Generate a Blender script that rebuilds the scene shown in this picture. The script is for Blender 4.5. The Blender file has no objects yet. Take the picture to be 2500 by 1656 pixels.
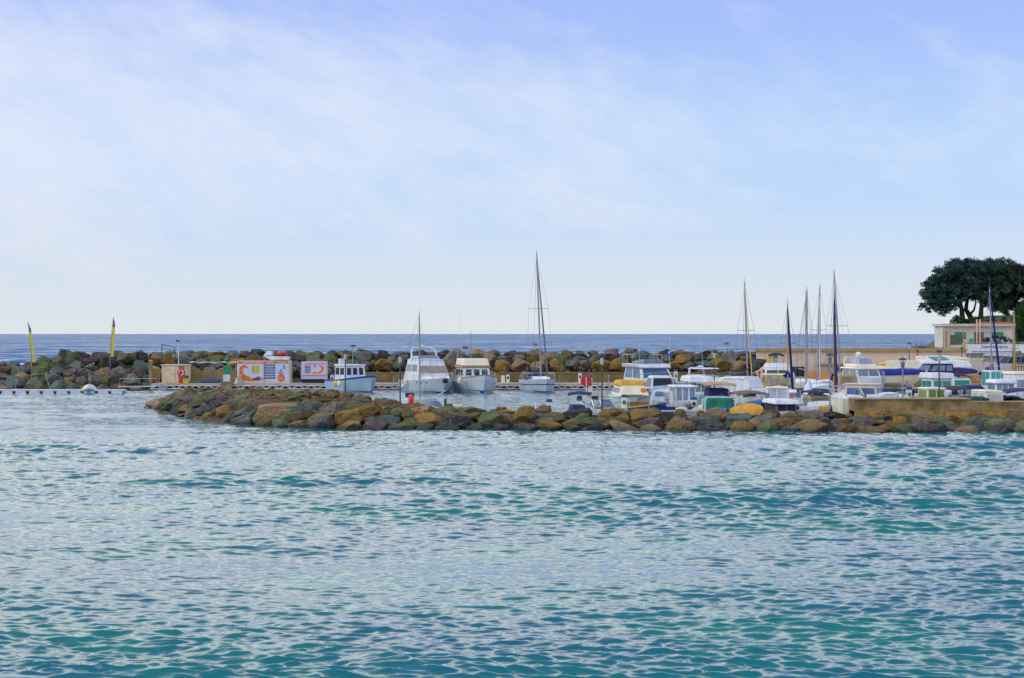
import bpy, bmesh, math, random
import numpy as np
from mathutils import Vector, Matrix, noise as mnoise
R = math.radians
random.seed(7); rng = np.random.default_rng(7)
scene = bpy.context.scene
COL = scene.collection

# ---------------------------------------------------------------- camera
F = 4665.0            # focal length in pixels of a 2500 px wide picture
H = 5.5               # eye height above the water
cam_d = bpy.data.cameras.new("camera")
cam = bpy.data.objects.new("camera", cam_d); COL.objects.link(cam)
cam.location = (0, 0, H); cam.rotation_euler = (R(90), 0, 0)
cam_d.sensor_width = 36.0; cam_d.lens = 36.0 * F / 2500.0
cam_d.shift_y = -12.5 / 2500.0
cam_d.clip_start = 0.5; cam_d.clip_end = 120000.0
scene.camera = cam

# ---------------------------------------------------------------- sky
SUN_EL, SUN_AZ = 44.0, -112.0      # degrees; azimuth from straight ahead, minus = to the west
w = bpy.data.worlds.new("World"); scene.world = w; w.use_nodes = True
nt = w.node_tree; N = nt.nodes; LK = nt.links
for n in list(N): N.remove(n)
def nd(tree, typ, **kw):
    n = tree.nodes.new(typ)
    for k, v in kw.items():
        if k.startswith('i_'):
            n.inputs[k[2:].replace('_', ' ')].default_value = v
        else: setattr(n, k, v)
    return n
def math_n(tree, op, a, b=None, c=None, clamp=False):
    n = tree.nodes.new('ShaderNodeMath'); n.operation = op; n.use_clamp = clamp
    for i, x in enumerate((a, b, c)):
        if x is None: continue
        if isinstance(x, (int, float)): n.inputs[i].default_value = x
        else: tree.links.new(x, n.inputs[i])
    return n.outputs[0]
def maprange(tree, x, a, b, c=0.0, d=1.0, smooth=True):
    n = tree.nodes.new('ShaderNodeMapRange'); n.interpolation_type = 'SMOOTHSTEP' if smooth else 'LINEAR'
    n.inputs[1].default_value = a; n.inputs[2].default_value = b; n.inputs[3].default_value = c; n.inputs[4].default_value = d
    tree.links.new(x, n.inputs[0]); return n.outputs[0]
def mixc(tree, fac, a, b, blend='MIX'):
    n = tree.nodes.new('ShaderNodeMix'); n.data_type = 'RGBA'; n.blend_type = blend
    for i, x in ((0, fac), (6, a), (7, b)):
        if isinstance(x, (int, float)): n.inputs[i].default_value = x
        elif isinstance(x, tuple): n.inputs[i].default_value = (*x[:3], 1)
        else: tree.links.new(x, n.inputs[i])
    return n.outputs[2]
sky = nd(nt, 'ShaderNodeTexSky', sky_type='NISHITA', sun_disc=False)
sky.sun_elevation = R(SUN_EL); sky.sun_rotation = R(SUN_AZ)
sky.air_density = 1.0; sky.dust_density = 1.0; sky.ozone_density = 3.0
tc = nd(nt, 'ShaderNodeTexCoord')
sep = nd(nt, 'ShaderNodeSeparateXYZ'); LK.new(tc.outputs['Generated'], sep.inputs[0])
dx, dy, dz = sep.outputs
az = math_n(nt, 'ARCTAN2', dx, dy)                 # radians, 0 ahead
el = math_n(nt, 'ARCSINE', dz)
# thin cloud: streaky noise in (azimuth, elevation), tilted
u = math_n(nt, 'ADD', math_n(nt, 'MULTIPLY', az, 9.0), math_n(nt, 'MULTIPLY', el, 4.0))
v = math_n(nt, 'SUBTRACT', math_n(nt, 'MULTIPLY', el, 17.0), math_n(nt, 'MULTIPLY', az, -3.2))
comb = nd(nt, 'ShaderNodeCombineXYZ'); LK.new(u, comb.inputs[0]); LK.new(v, comb.inputs[1]); comb.inputs[2].default_value = 1.37
def noise(tree, vec, scale, detail, rough=0.55, dist=0.0):
    n = nd(tree, 'ShaderNodeTexNoise'); n.inputs['Scale'].default_value = scale; n.inputs['Detail'].default_value = detail
    n.inputs['Roughness'].default_value = rough; n.inputs['Distortion'].default_value = dist
    if vec is not None: tree.links.new(vec, n.inputs['Vector'])
    return n
n0 = noise(nt, comb.outputs[0], 0.8, 3, 0.5, 0.0).outputs[0]
n1 = noise(nt, comb.outputs[0], 1.9, 5, 0.48, 0.35).outputs[0]
n2 = noise(nt, comb.outputs[0], 6.0, 6, 0.6, 0.5).outputs[0]
nn = math_n(nt, 'ADD', math_n(nt, 'ADD', math_n(nt, 'MULTIPLY', n0, 0.34), math_n(nt, 'MULTIPLY', n1, 0.42)), math_n(nt, 'MULTIPLY', n2, 0.24))
# more cloud to the west and low down, a clearer blue band towards the top
elt = maprange(nt, el, R(5.0), R(10.5), 0.0, 1.0)
bias = math_n(nt, 'SUBTRACT', math_n(nt, 'MULTIPLY', az, -0.46), math_n(nt, 'MULTIPLY', elt, 0.20))
cl = maprange(nt, math_n(nt, 'ADD', nn, bias), 0.21, 0.74, 0.0, 1.0)
low = maprange(nt, el, R(0.0), R(5.6), 1.0, 0.0)
cov = math_n(nt, 'MAXIMUM', math_n(nt, 'MULTIPLY', cl, 0.90), math_n(nt, 'MULTIPLY', low, 0.96))
blue = mixc(nt, 1.0, sky.outputs[0], (0.10*0.80, 0.10*0.92, 0.10*1.45), 'MULTIPLY')
clear = mixc(nt, 0.85, blue, mixc(nt, elt, (0.50, 0.71, 1.0), (0.40, 0.54, 1.0)))
cloudc = mixc(nt, low, (0.76, 0.82, 0.97), (0.735, 0.78, 0.82))
skyc = mixc(nt, cov, clear, cloudc)
# above the picture the veil is added so the water reflects whiter
white_band = math_n(nt, 'MULTIPLY', maprange(nt, el, R(9.8), R(13.0), 0.0, 1.0), maprange(nt, el, R(17.0), R(42.0), 1.0, 0.0))
side = maprange(nt, az, R(-14), R(30), 1.0, 0.62)
over = maprange(nt, el, R(24.0), R(55.0), 0.0, 0.85)
skyc = mixc(nt, over, skyc, (0.34, 0.42, 0.62))
skyc = mixc(nt, math_n(nt, 'MULTIPLY', white_band, side), skyc, (1.78, 1.74, 1.62))
# high overhead the sky is dimmed so steep wave faces turn darker
bg = nd(nt, 'ShaderNodeBackground'); LK.new(skyc, bg.inputs[0]); bg.inputs[1].default_value = 1.0
wo = nd(nt, 'ShaderNodeOutputWorld'); LK.new(bg.outputs[0], wo.inputs[0])

# ---------------------------------------------------------------- sun (veiled by thin cloud)
sd = bpy.data.lights.new("sun", 'SUN'); sd.energy = 1.1; sd.angle = R(40); sd.color = (1.0, 0.97, 0.92)
so = bpy.data.objects.new("sun", sd); COL.objects.link(so)
ds = Vector((math.sin(R(SUN_AZ))*math.cos(R(SUN_EL)), math.cos(R(SUN_AZ))*math.cos(R(SUN_EL)), math.sin(R(SUN_EL))))
so.rotation_euler = ds.to_track_quat('Z', 'Y').to_euler(); so.location = (0, 0, 60)

scene.view_settings.view_transform = 'Standard'; scene.view_settings.look = 'None'
scene.view_settings.exposure = 0.0; scene.view_settings.gamma = 1.0
scene.render.engine = 'CYCLES'
scene.cycles.max_bounces = 6; scene.cycles.use_denoising = True

# ---------------------------------------------------------------- helpers
def P(px, py, D):
    return Vector(((px - 1250.0) * D / F, D, H - (py - 815.5) * D / F))
def XP(px, D): return (px - 1250.0) * D / F
def ZP(py, D): return H - (py - 815.5) * D / F
def WL(py): return H * F / (py - 815.5)          # distance of a point on the water

_m = {}
def M(name, color, rough=0.5, var=0.12, scale=4.0, metal=0.0, bump=0.0, spec=0.5, streak=False, alpha=1.0, trans=0.0):
    if name in _m: return _m[name]
    m = bpy.data.materials.new(name); m.use_nodes = True; _m[name] = m
    t = m.node_tree; b = t.nodes['Principled BSDF']
    b.inputs['Roughness'].default_value = rough; b.inputs['Metallic'].default_value = metal
    b.inputs['Specular IOR Level'].default_value = spec
    b.inputs['Transmission Weight'].default_value = trans
    tcx = nd(t, 'ShaderNodeTexCoord'); vec = tcx.outputs['Object']
    if streak:
        mp = nd(t, 'ShaderNodeMapping'); mp.inputs['Scale'].default_value = (1, 1, 0.18); t.links.new(vec, mp.inputs[0]); vec = mp.outputs[0]
    nz = noise(t, vec, scale, 5, 0.6)
    lo = tuple(c * (1 - 1.6 * var) for c in color); hi = tuple(min(1, c * (1 + 0.9 * var)) for c in color)
    f = maprange(t, nz.outputs[0], 0.3, 0.7)
    t.links.new(mixc(t, f, lo, hi), b.inputs['Base Color'])
    t.links.new(math_n(t, 'ADD', math_n(t, 'MULTIPLY', f, 0.12), max(0.0, rough - 0.06)), b.inputs['Roughness'])
    if bump:
        bn = nd(t, 'ShaderNodeBump'); bn.inputs['Strength'].default_value = bump; bn.inputs['Distance'].default_value = 0.05
        nb = noise(t, tcx.outputs['Object'], scale * 3, 6, 0.65); t.links.new(nb.outputs[0], bn.inputs['Height']); t.links.new(bn.outputs[0], b.inputs['Normal'])
    return m

def tag(o, label=None, cat=None, group=None, kind=None):
    if label: o['label'] = label
    if cat: o['category'] = cat
    if group: o['group'] = group
    if kind: o['kind'] = kind
    return o
def empty(name, loc, rz=0.0, label=None, cat=None, group=None):
    o = bpy.data.objects.new(name, None); COL.objects.link(o); o.location = loc; o.rotation_euler = (0, 0, rz)
    o.empty_display_size = 0.3
    return tag(o, label, cat, group)
def copy_tree(o, parent=None):
    c = o.copy(); COL.objects.link(c)
    if parent: c.parent = parent
    for ch in list(o.children): copy_tree(ch, c)
    return c

class MB:
    def __init__(s): s.v = []; s.f = []
    def add(s, vs, fs):
        k = len(s.v); s.v += [tuple(x) for x in vs]; s.f += [tuple(i + k for i in f) for f in fs]; return s
    def hexa(s, b, t):      # four bottom corners, four top corners (counter-clockwise from above)
        return s.add(list(b) + list(t), [(3, 2, 1, 0), (4, 5, 6, 7), (0, 1, 5, 4), (1, 2, 6, 5), (2, 3, 7, 6), (3, 0, 4, 7)])
    def box(s, c, d, rz=0.0):
        x, y, z = (k / 2 for k in d); cs, sn = math.cos(rz), math.sin(rz)
        q = [(-x, -y), (x, -y), (x, y), (-x, y)]; q = [(c[0] + a * cs - b * sn, c[1] + a * sn + b * cs) for a, b in q]
        return s.hexa([(a, b, c[2] - z) for a, b in q], [(a, b, c[2] + z) for a, b in q])
    def frus(s, x0, x1, y0, y1, z0, X0, X1, Y0, Y1, z1):
        return s.hexa([(x0, y0, z0), (x1, y0, z0), (x1, y1, z0), (x0, y1, z0)], [(X0, Y0, z1), (X1, Y0, z1), (X1, Y1, z1), (X0, Y1, z1)])
    def tube(s, pts, r, n=6):
        pts = [Vector(p) for p in pts]; k = len(pts); rs = r if isinstance(r, (list, tuple)) else [r] * k
        vs, fs = [], []; ref = None
        for i, p in enumerate(pts):
            d = (pts[min(i + 1, k - 1)] - pts[max(i - 1, 0)]).normalized()
            if ref is None: ref = Vector((0, 0, 1)) if abs(d.z) < 0.9 else Vector((1, 0, 0))
            a = (ref - d * ref.dot(d)).normalized(); ref = a; b = d.cross(a)
            for j in range(n):
                t = 2 * math.pi * j / n; vs.append(p + (a * math.cos(t) + b * math.sin(t)) * rs[i])
        for i in range(k - 1):
            for j in range(n):
                fs.append((i * n + j, i * n + (j + 1) % n, (i + 1) * n + (j + 1) % n, (i + 1) * n + j))
        fs.append(tuple(range(n))[::-1]); fs.append(tuple((k - 1) * n + j for j in range(n)))
        return s.add(vs, fs)
    def lathe(s, prof, c=(0, 0, 0), n=14):
        vs, fs = [], []
        for r, z in prof:
            for j in range(n):
                t = 2 * math.pi * j / n; vs.append((c[0] + r * math.cos(t), c[1] + r * math.sin(t), c[2] + z))
        for i in range(len(prof) - 1):
            for j in range(n): fs.append((i * n + j, i * n + (j + 1) % n, (i + 1) * n + (j + 1) % n, (i + 1) * n + j))
        fs.append(tuple(range(n))[::-1]); fs.append(tuple((len(prof) - 1) * n + j for j in range(n)))
        return s.add(vs, fs)
    def prism(s, poly, y0, y1):          # polygon in x,z extruded along y
        n = len(poly); a = sum(poly[i][0] * poly[(i + 1) % n][1] - poly[(i + 1) % n][0] * poly[i][1] for i in range(n))
        if a < 0: poly = poly[::-1]
        vs = [(x, y0, z) for x, z in poly] + [(x, y1, z) for x, z in poly]
        fs = [tuple(range(n)), tuple(range(2 * n - 1, n - 1, -1))] + [(i, i + n, (i + 1) % n + n, (i + 1) % n) for i in range(n)]
        return s.add(vs, fs)
    def prism_z(s, poly, z0, z1):
        n = len(poly); a = sum(poly[i][0] * poly[(i + 1) % n][1] - poly[(i + 1) % n][0] * poly[i][1] for i in range(n))
        if a < 0: poly = poly[::-1]
        vs = [(x, y, z0) for x, y in poly] + [(x, y, z1) for x, y in poly]
        fs = [tuple(range(n))[::-1], tuple(range(n, 2 * n))] + [(i, (i + 1) % n, (i + 1) % n + n, i + n) for i in range(n)]
        return s.add(vs, fs)
    def loft(s, rings, closed=True, caps=True):
        n = len(rings[0]); vs = [p for r in rings for p in r]; fs = []
        m = n if closed else n - 1
        for i in range(len(rings) - 1):
            for j in range(m): fs.append((i * n + j, i * n + (j + 1) % n, (i + 1) * n + (j + 1) % n, (i + 1) * n + j))
        if caps: fs.append(tuple(range(n))[::-1]); fs.append(tuple((len(rings) - 1) * n + j for j in range(n)))
        return s.add(vs, fs)
    def ico(s, c, r, sub=2):
        bm = bmesh.new(); bmesh.ops.create_icosphere(bm, subdivisions=sub, radius=1.0)
        s.add([(c[0] + v.co.x * r[0], c[1] + v.co.y * r[1], c[2] + v.co.z * r[2]) for v in bm.verts], [tuple(v.index for v in f.verts) for f in bm.faces]); bm.free(); return s
    def build(s, name, mat, parent=None, smooth=False, bevel=0.0, fix=True, loc=None):
        me = bpy.data.meshes.new(name); me.from_pydata(s.v, [], s.f); me.update()
        if fix:
            bm = bmesh.new(); bm.from_mesh(me); bmesh.ops.recalc_face_normals(bm, faces=bm.faces); bm.to_mesh(me); bm.free()
        if smooth:
            me.polygons.foreach_set('use_smooth', [True] * len(me.polygons)); me.set_sharp_from_angle(angle=R(38))
        if mat: me.materials.append(mat)
        o = bpy.data.objects.new(name, me); COL.objects.link(o)
        if parent: o.parent = parent
        if loc is not None: o.location = loc
        if bevel:
            bv = o.modifiers.new('edge', 'BEVEL'); bv.width = bevel; bv.segments = 2; bv.limit_method = 'ANGLE'; bv.angle_limit = R(30)
        return o
def panel(mb, c, u0, u1, v0, v1, th=0.02):
    c = [Vector(q) for q in c]
    def q(u, v): return (c[0] * (1 - u) + c[1] * u) * (1 - v) + (c[3] * (1 - u) + c[2] * u) * v
    n = (c[1] - c[0]).cross(c[3] - c[0]).normalized()
    k = [q(u0, v0), q(u1, v0), q(u1, v1), q(u0, v1)]
    mb.add([p - n * 0.02 for p in k] + [p + n * th for p in k], [(3, 2, 1, 0), (4, 5, 6, 7), (0, 1, 5, 4), (1, 2, 6, 5), (2, 3, 7, 6), (3, 0, 4, 7)])
    return mb
def text(body, size, mat, parent, loc, name='lettering', width=None, rot=(R(90), 0, 0), align='LEFT', offset=0.0):
    c = bpy.data.curves.new(name, 'FONT'); c.body = body; c.size = size; c.extrude = 0.008; c.align_x = align
    c.materials.append(mat); o = bpy.data.objects.new(name, c); COL.objects.link(o); o.parent = parent
    o.location = loc; o.rotation_euler = rot
    bpy.context.view_layer.update(); c.offset = offset
    wd = max(o.dimensions.x, 0.01)
    me = bpy.data.meshes.new_from_object(o.evaluated_get(bpy.context.evaluated_depsgraph_get())); me.materials.clear(); me.materials.append(mat)
    bpy.data.objects.remove(o); o = bpy.data.objects.new(name, me); COL.objects.link(o); o.parent = parent; o.location = loc; o.rotation_euler = rot
    if width: o.scale.x = width / wd
    return o

# palette
WHITE = M('white_gelcoat', (0.66, 0.69, 0.76), 0.32, 0.13, 2.4, streak=True)
CREAM = M('cream_gelcoat', (0.78, 0.73, 0.56), 0.32, 0.06, 1.5, streak=True)
GREYW = M('pale_grey_gelcoat', (0.60, 0.65, 0.72), 0.3, 0.07, 1.5, streak=True)
BLUEW = M('pale_blue_paint', (0.36, 0.50, 0.66), 0.38, 0.10, 1.6, streak=True)
BLUE = M('blue_paint', (0.01, 0.075, 0.32), 0.5, 0.1, 3, spec=.3)
NAVY = M('navy_canvas', (0.010, 0.022, 0.11), 0.85, 0.3, 2.5, bump=0.3)
BLACKC = M('black_canvas', (0.018, 0.018, 0.035), 0.85, 0.3, 2.5, bump=0.3)
TAN = M('tan_canvas', (0.42, 0.30, 0.16), 0.85, 0.15, 2.5, bump=0.3)
BROWN = M('brown_canvas', (0.16, 0.11, 0.08), 0.85, 0.2, 2.5, bump=0.3)
OCHRE = M('ochre_canvas', (0.66, 0.38, 0.05), 0.8, 0.14, 2.0, bump=0.3)
GREENT = M('green_tarpaulin', (0.012, 0.25, 0.19), 0.7, 0.35, 2.2, bump=0.5)
GREENW = M('green_window', (0.02, 0.22, 0.15), 0.12, 0.2, 1.2)
GLASS = M('dark_glass', (0.012, 0.022, 0.035), 0.06, 0.3, 1.0)
BGLASS = M('blue_glass', (0.05, 0.10, 0.22), 0.08, 0.3, 1.0)
GGLASS = M('grey_glass', (0.16, 0.20, 0.28), 0.10, 0.25, 1.0)
MESHW = M('beige_mesh_screen', (0.34, 0.27, 0.22), 0.8, 0.12, 2.0)
STEEL = M('stainless_steel', (0.6, 0.62, 0.65), 0.25, 0.05, 4, metal=1.0)
ALU = M('grey_aluminium', (0.30, 0.31, 0.34), 0.4, 0.1, 3, metal=0.6)
WIRE = M('rigging_wire', (0.22, 0.23, 0.26), 0.4, 0.1, 3, metal=0.5)
GOLD = M('gold_anodised_mast', (0.42, 0.30, 0.08), 0.4, 0.1, 3, metal=0.4)
SAILB = M('deep_blue_sailcloth', (0.004, 0.020, 0.13), 0.85, 0.3, 3, spec=.2)
RED = M('red_paint', (0.62, 0.03, 0.02), 0.4, 0.1, 3)
ORANGE = M('orange_paint', (0.78, 0.16, 0.02), 0.45, 0.1, 3)
YELLOW = M('yellow_plastic', (0.75, 0.50, 0.02), 0.45, 0.12, 3)
BLACK = M('black_rubber', (0.02, 0.02, 0.022), 0.6, 0.2, 3)
WOOD = M('varnished_wood', (0.30, 0.15, 0.05), 0.4, 0.2, 5)
DKHULL = M('dark_hull_paint', (0.03, 0.06, 0.10), 0.25, 0.15, 2)
REDBOT = M('red_antifouling', (0.20, 0.03, 0.03), 0.7, 0.2, 3)
# ---------------------------------------------------------------- water
def smooth01(x, a, b):
    t = np.clip((x - a) / (b - a), 0, 1); return t * t * (3 - 2 * t)
def build_sea():
    rr = [20.0]
    while rr[-1] < 110: rr.append(rr[-1] * 1.0016)
    while rr[-1] < 520: rr.append(rr[-1] * 1.0032)
    while rr[-1] < 60000: rr.append(rr[-1] * 1.03)
    rr = np.array(rr); na = 1250
    aa = np.radians(np.linspace(-31, 31, na))
    RR, AA = np.meshgrid(rr, aa, indexing='ij')
    X = RR * np.sin(AA); Y = RR * np.cos(AA); Z = np.zeros_like(X)
    X0, Y0 = X.copy(), Y.copy()
    cell = np.maximum(RR * np.where(RR < 110, 0.0016, 0.0032), RR * np.radians(62.0 / na) * 0.7)
    # sheltered water behind the mole, livelier outside
    amp = 1.0 - 0.15 * smooth01(Y0, 55, 105)
    basin = smooth01(Y0, 112, 120) * (1 - smooth01(Y0, 205, 235)) * smooth01(X0, -40, -18)
    amp = amp * (1 - 0.62 * basin)
    amp = amp * (1 + 0.5 * smooth01(Y0, 215, 300)) * (1 - 0.4 * smooth01(Y0, 90, 106) * (1 - smooth01(Y0, 205, 235)))
    g = np.random.default_rng(11)
    waves = []
    for lam, cnt, slope in ((9.0, 4, .027), (4.6, 6, .026), (2.4, 8, .020), (1.35, 12, .022), (0.82, 18, .034), (0.54, 22, .052), (0.36, 26, .070), (0.25, 26, .084), (0.18, 18, .078)):
        for _ in range(cnt):
            l = lam * math.exp(g.normal(0, 0.16)); th = g.normal(-0.20, 0.34 if lam > 3 else 0.40)
            waves.append((l, th, slope * l / (2 * math.pi) * math.sqrt(2.0 / cnt) * 1.58, g.uniform(0, 6.283)))
    # slow patches of stronger and weaker wind
    patch = np.zeros_like(X)
    for _ in range(7):
        k = 2 * math.pi / g.uniform(14, 46); th = g.normal(-0.2, 0.7)
        patch += np.sin(k * (X0 * math.sin(th) * 0.9 + Y0 * math.cos(th)) + g.uniform(0, 6.28))
    patch = np.clip(1 + 0.2 * patch, 0.45, 1.7)
    for l, th, a, ph in waves:
        k = 2 * math.pi / l; ux, uy = math.sin(th), -math.cos(th)
        fade = 1 - smooth01(cell, l * 0.2, l * 0.45)
        rows = np.nonzero(fade.max(axis=1) > 0)[0]
        if len(rows) == 0: continue
        s = slice(0, rows[-1] + 1)
        if 0.3 < l < 6: fade = fade * (1 + (0.35 if l > 1.4 else 0.95) * smooth01(Y0, 45, 95))
        A = a * amp[s] * fade[s] * (patch[s] if l < 5 else 1.0)
        phv = k * (X0[s] * ux + Y0[s] * uy) + ph
        Z[s] += A * np.cos(phv)
        q = 0.6
        X[s] -= q * A * ux * np.sin(phv); Y[s] -= q * A * uy * np.sin(phv)
    nr = len(rr)
    co = np.stack([X, Y, Z], -1).reshape(-1, 3).astype(np.float32)
    i, j = np.meshgrid(np.arange(nr - 1), np.arange(na - 1), indexing='ij')
    a = i * na + j
    q = np.stack([a, a + na, a + na + 1, a + 1], -1).reshape(-1, 4)[:, ::-1].astype(np.int32)
    me = bpy.data.meshes.new('sea')
    me.vertices.add(len(co)); me.vertices.foreach_set('co', co.ravel())
    me.loops.add(q.size); me.loops.foreach_set('vertex_index', np.ascontiguousarray(q).ravel())
    me.polygons.add(len(q)); me.polygons.foreach_set('loop_start', np.arange(0, q.size, 4, dtype=np.int32))
    me.polygons.foreach_set('use_smooth', np.ones(len(q), dtype=bool))
    me.update(calc_edges=True)
    if me.polygons[0].normal.z < 0: me.flip_normals()
    m = bpy.data.materials.new('sea_water'); m.use_nodes = True; t = m.node_tree; b = t.nodes['Principled BSDF']
    geo = nd(t, 'ShaderNodeNewGeometry')
    sp = nd(t, 'ShaderNodeSeparateXYZ'); t.links.new(geo.outputs['Position'], sp.inputs[0])
    # depth tint: green shallows on this side, bluer open water beyond the breakwater
    far = maprange(t, sp.outputs[1], 60, 330)
    big = noise(t, geo.outputs['Position'], 0.16, 4, 0.6).outputs[0]
    near_c = mixc(t, maprange(t, big, 0.35, 0.65), (0.003, 0.118, 0.185), (0.003, 0.168, 0.168))
    col = mixc(t, far, near_c, (0.020, 0.132, 0.310))
    t.links.new(col, b.inputs['Base Color'])
    b.inputs['IOR'].default_value = 1.36; b.inputs['Roughness'].default_value = 0.06
    # small ripples: normals nudged by stretched noise at three sizes
    def rip(sx, sy, amt, seed):
        mp = nd(t, 'ShaderNodeMapping'); mp.inputs['Scale'].default_value = (sx, sy, 1); mp.inputs['Location'].default_value = (seed, seed * 2, seed)
        mp.inputs['Rotation'].default_value = (0, 0, 0.15)
        t.links.new(geo.outputs['Position'], mp.inputs[0])
        z = noise(t, mp.outputs[0], 1.0, 2, 0.5)
        sub = nd(t, 'ShaderNodeVectorMath', operation='SUBTRACT'); t.links.new(z.outputs['Color'], sub.inputs[0]); sub.inputs[1].default_value = (0.5, 0.5, 0.5)
        mul = nd(t, 'ShaderNodeVectorMath', operation='MULTIPLY'); t.links.new(sub.outputs[0], mul.inputs[0]); mul.inputs[1].default_value = (amt * 0.6, amt, 0.0)
        return mul.outputs[0]
    def vadd(a, b):
        n = nd(t, 'ShaderNodeVectorMath', operation='ADD'); t.links.new(a, n.inputs[0]); t.links.new(b, n.inputs[1]); return n.outputs[0]
    r1 = rip(3.4, 9.5, 0.60, 3.1); r2 = rip(1.2, 3.4, 0.40, 7.7); r3 = rip(0.12, 0.55, 1.3, 1.3); r4 = rip(0.018, 0.10, 1.2, 5.9)
    def scl(v, f):
        n = nd(t, 'ShaderNodeVectorMath', operation='SCALE'); t.links.new(v, n.inputs[0]); t.links.new(f, n.inputs['Scale']); return n.outputs[0]
    bias = nd(t, 'ShaderNodeCombineXYZ'); bias.inputs[1].default_value = -0.34
    farf = maprange(t, sp.outputs[1], 120, 420)
    tot = vadd(scl(vadd(r1, r2), maprange(t, sp.outputs[1], 30, 130, 0.8, 1.2, False)), scl(vadd(r3, r4), farf))
    tot = vadd(tot, scl(bias.outputs[0], farf))
    nv = nd(t, 'ShaderNodeVectorMath', operation='NORMALIZE'); t.links.new(vadd(geo.outputs['Normal'], tot), nv.inputs[0])
    t.links.new(nv.outputs[0], b.inputs['Normal'])
    me.materials.append(m)
    o = bpy.data.objects.new('sea', me); COL.objects.link(o); o['kind'] = 'structure'
    return o
build_sea()
# ---------------------------------------------------------------- rock materials and shapes
def rock_mat(name, col, col2):
    m = bpy.data.materials.new(name); m.use_nodes = True; t = m.node_tree; b = t.nodes['Principled BSDF']
    tcx = nd(t, 'ShaderNodeTexCoord'); oi = nd(t, 'ShaderNodeObjectInfo')
    off = nd(t, 'ShaderNodeVectorMath', operation='ADD'); t.links.new(tcx.outputs['Object'], off.inputs[0])
    sc = nd(t, 'ShaderNodeVectorMath', operation='SCALE'); t.links.new(oi.outputs['Location'], sc.inputs[0]); sc.inputs['Scale'].default_value = 3.7
    t.links.new(sc.outputs[0], off.inputs[1]); vec = off.outputs[0]
    a = noise(t, vec, 1.6, 5, 0.62, 0.4).outputs[0]; c = noise(t, vec, 11, 5, 0.7).outputs[0]; d = noise(t, vec, 4.0, 4, 0.6).outputs[0]
    e = noise(t, vec, 2.3, 6, 0.7, 1.2).outputs[0]
    base = mixc(t, maprange(t, a, 0.38, 0.62), col, col2)
    base = mixc(t, maprange(t, c, 0.38, 0.62), mixc(t, 0.55, base, (0.02, 0.018, 0.016)), base)
    base = mixc(t, math_n(t, 'MULTIPLY', maprange(t, d, 0.54, 0.68), 0.6), base, (0.20, 0.20, 0.12))       # lichen patches
    base = mixc(t, math_n(t, 'MULTIPLY', maprange(t, e, 0.60, 0.72), 0.22), base, (0.17, 0.115, 0.06))     # iron stain
    base = mixc(t, math_n(t, 'MULTIPLY', maprange(t, e, 0.42, 0.30), 0.6), base, (0.035, 0.034, 0.04))
    geo = nd(t, 'ShaderNodeNewGeometry'); sp = nd(t, 'ShaderNodeSeparateXYZ'); t.links.new(geo.outputs['Position'], sp.inputs[0])
    wet = maprange(t, math_n(t, 'ADD', sp.outputs[2], math_n(t, 'MULTIPLY', a, 0.35)), 0.25, 0.55, 1.0, 0.0)   # weed and wet below the tide mark
    base = mixc(t, math_n(t, 'MULTIPLY', wet, 0.65), base, (0.030, 0.028, 0.020))
    br = math_n(t, 'ADD', math_n(t, 'MULTIPLY', oi.outputs['Random'], 0.8), 1.10)
    hs = nd(t, 'ShaderNodeHueSaturation'); t.links.new(br, hs.inputs['Value']); t.links.new(base, hs.inputs['Color']); hs.inputs['Saturation'].default_value = 1.22
    t.links.new(hs.outputs[0], b.inputs['Base Color'])
    b.inputs['Specular IOR Level'].default_value = 0.25
    t.links.new(math_n(t, 'SUBTRACT', 0.9, math_n(t, 'MULTIPLY', wet, 0.45)), b.inputs['Roughness'])
    bn = nd(t, 'ShaderNodeBump'); bn.inputs['Strength'].default_value = 1.0; bn.inputs['Distance'].default_value = 0.16
    t.links.new(math_n(t, 'ADD', c, math_n(t, 'MULTIPLY', d, 1.5)), bn.inputs['Height']); t.links.new(bn.outputs[0], b.inputs['Normal'])
    return m
ROCK = {
    'tan': rock_mat('tan_stone', (0.36, 0.26, 0.17), (0.25, 0.18, 0.12)),
    'ochre': rock_mat('ochre_stone', (0.30, 0.20, 0.075), (0.20, 0.14, 0.075)),
    'grey': rock_mat('grey_stone', (0.20, 0.19, 0.175), (0.12, 0.115, 0.11)),
    'greenish': rock_mat('greenish_stone', (0.165, 0.19, 0.10), (0.105, 0.125, 0.07)),
    'mauve': rock_mat('mauve_stone', (0.175, 0.13, 0.145), (0.11, 0.085, 0.095)),
    'bluish': rock_mat('bluish_stone', (0.125, 0.165, 0.155), (0.08, 0.105, 0.10)),
    'brown': rock_mat('brown_stone', (0.21, 0.15, 0.085), (0.14, 0.10, 0.06)),
    'dark': rock_mat('dark_stone', (0.065, 0.062, 0.07), (0.04, 0.042, 0.05)),
}
CORE = rock_mat('core_stone', (0.06, 0.055, 0.05), (0.035, 0.035, 0.035))
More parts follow.
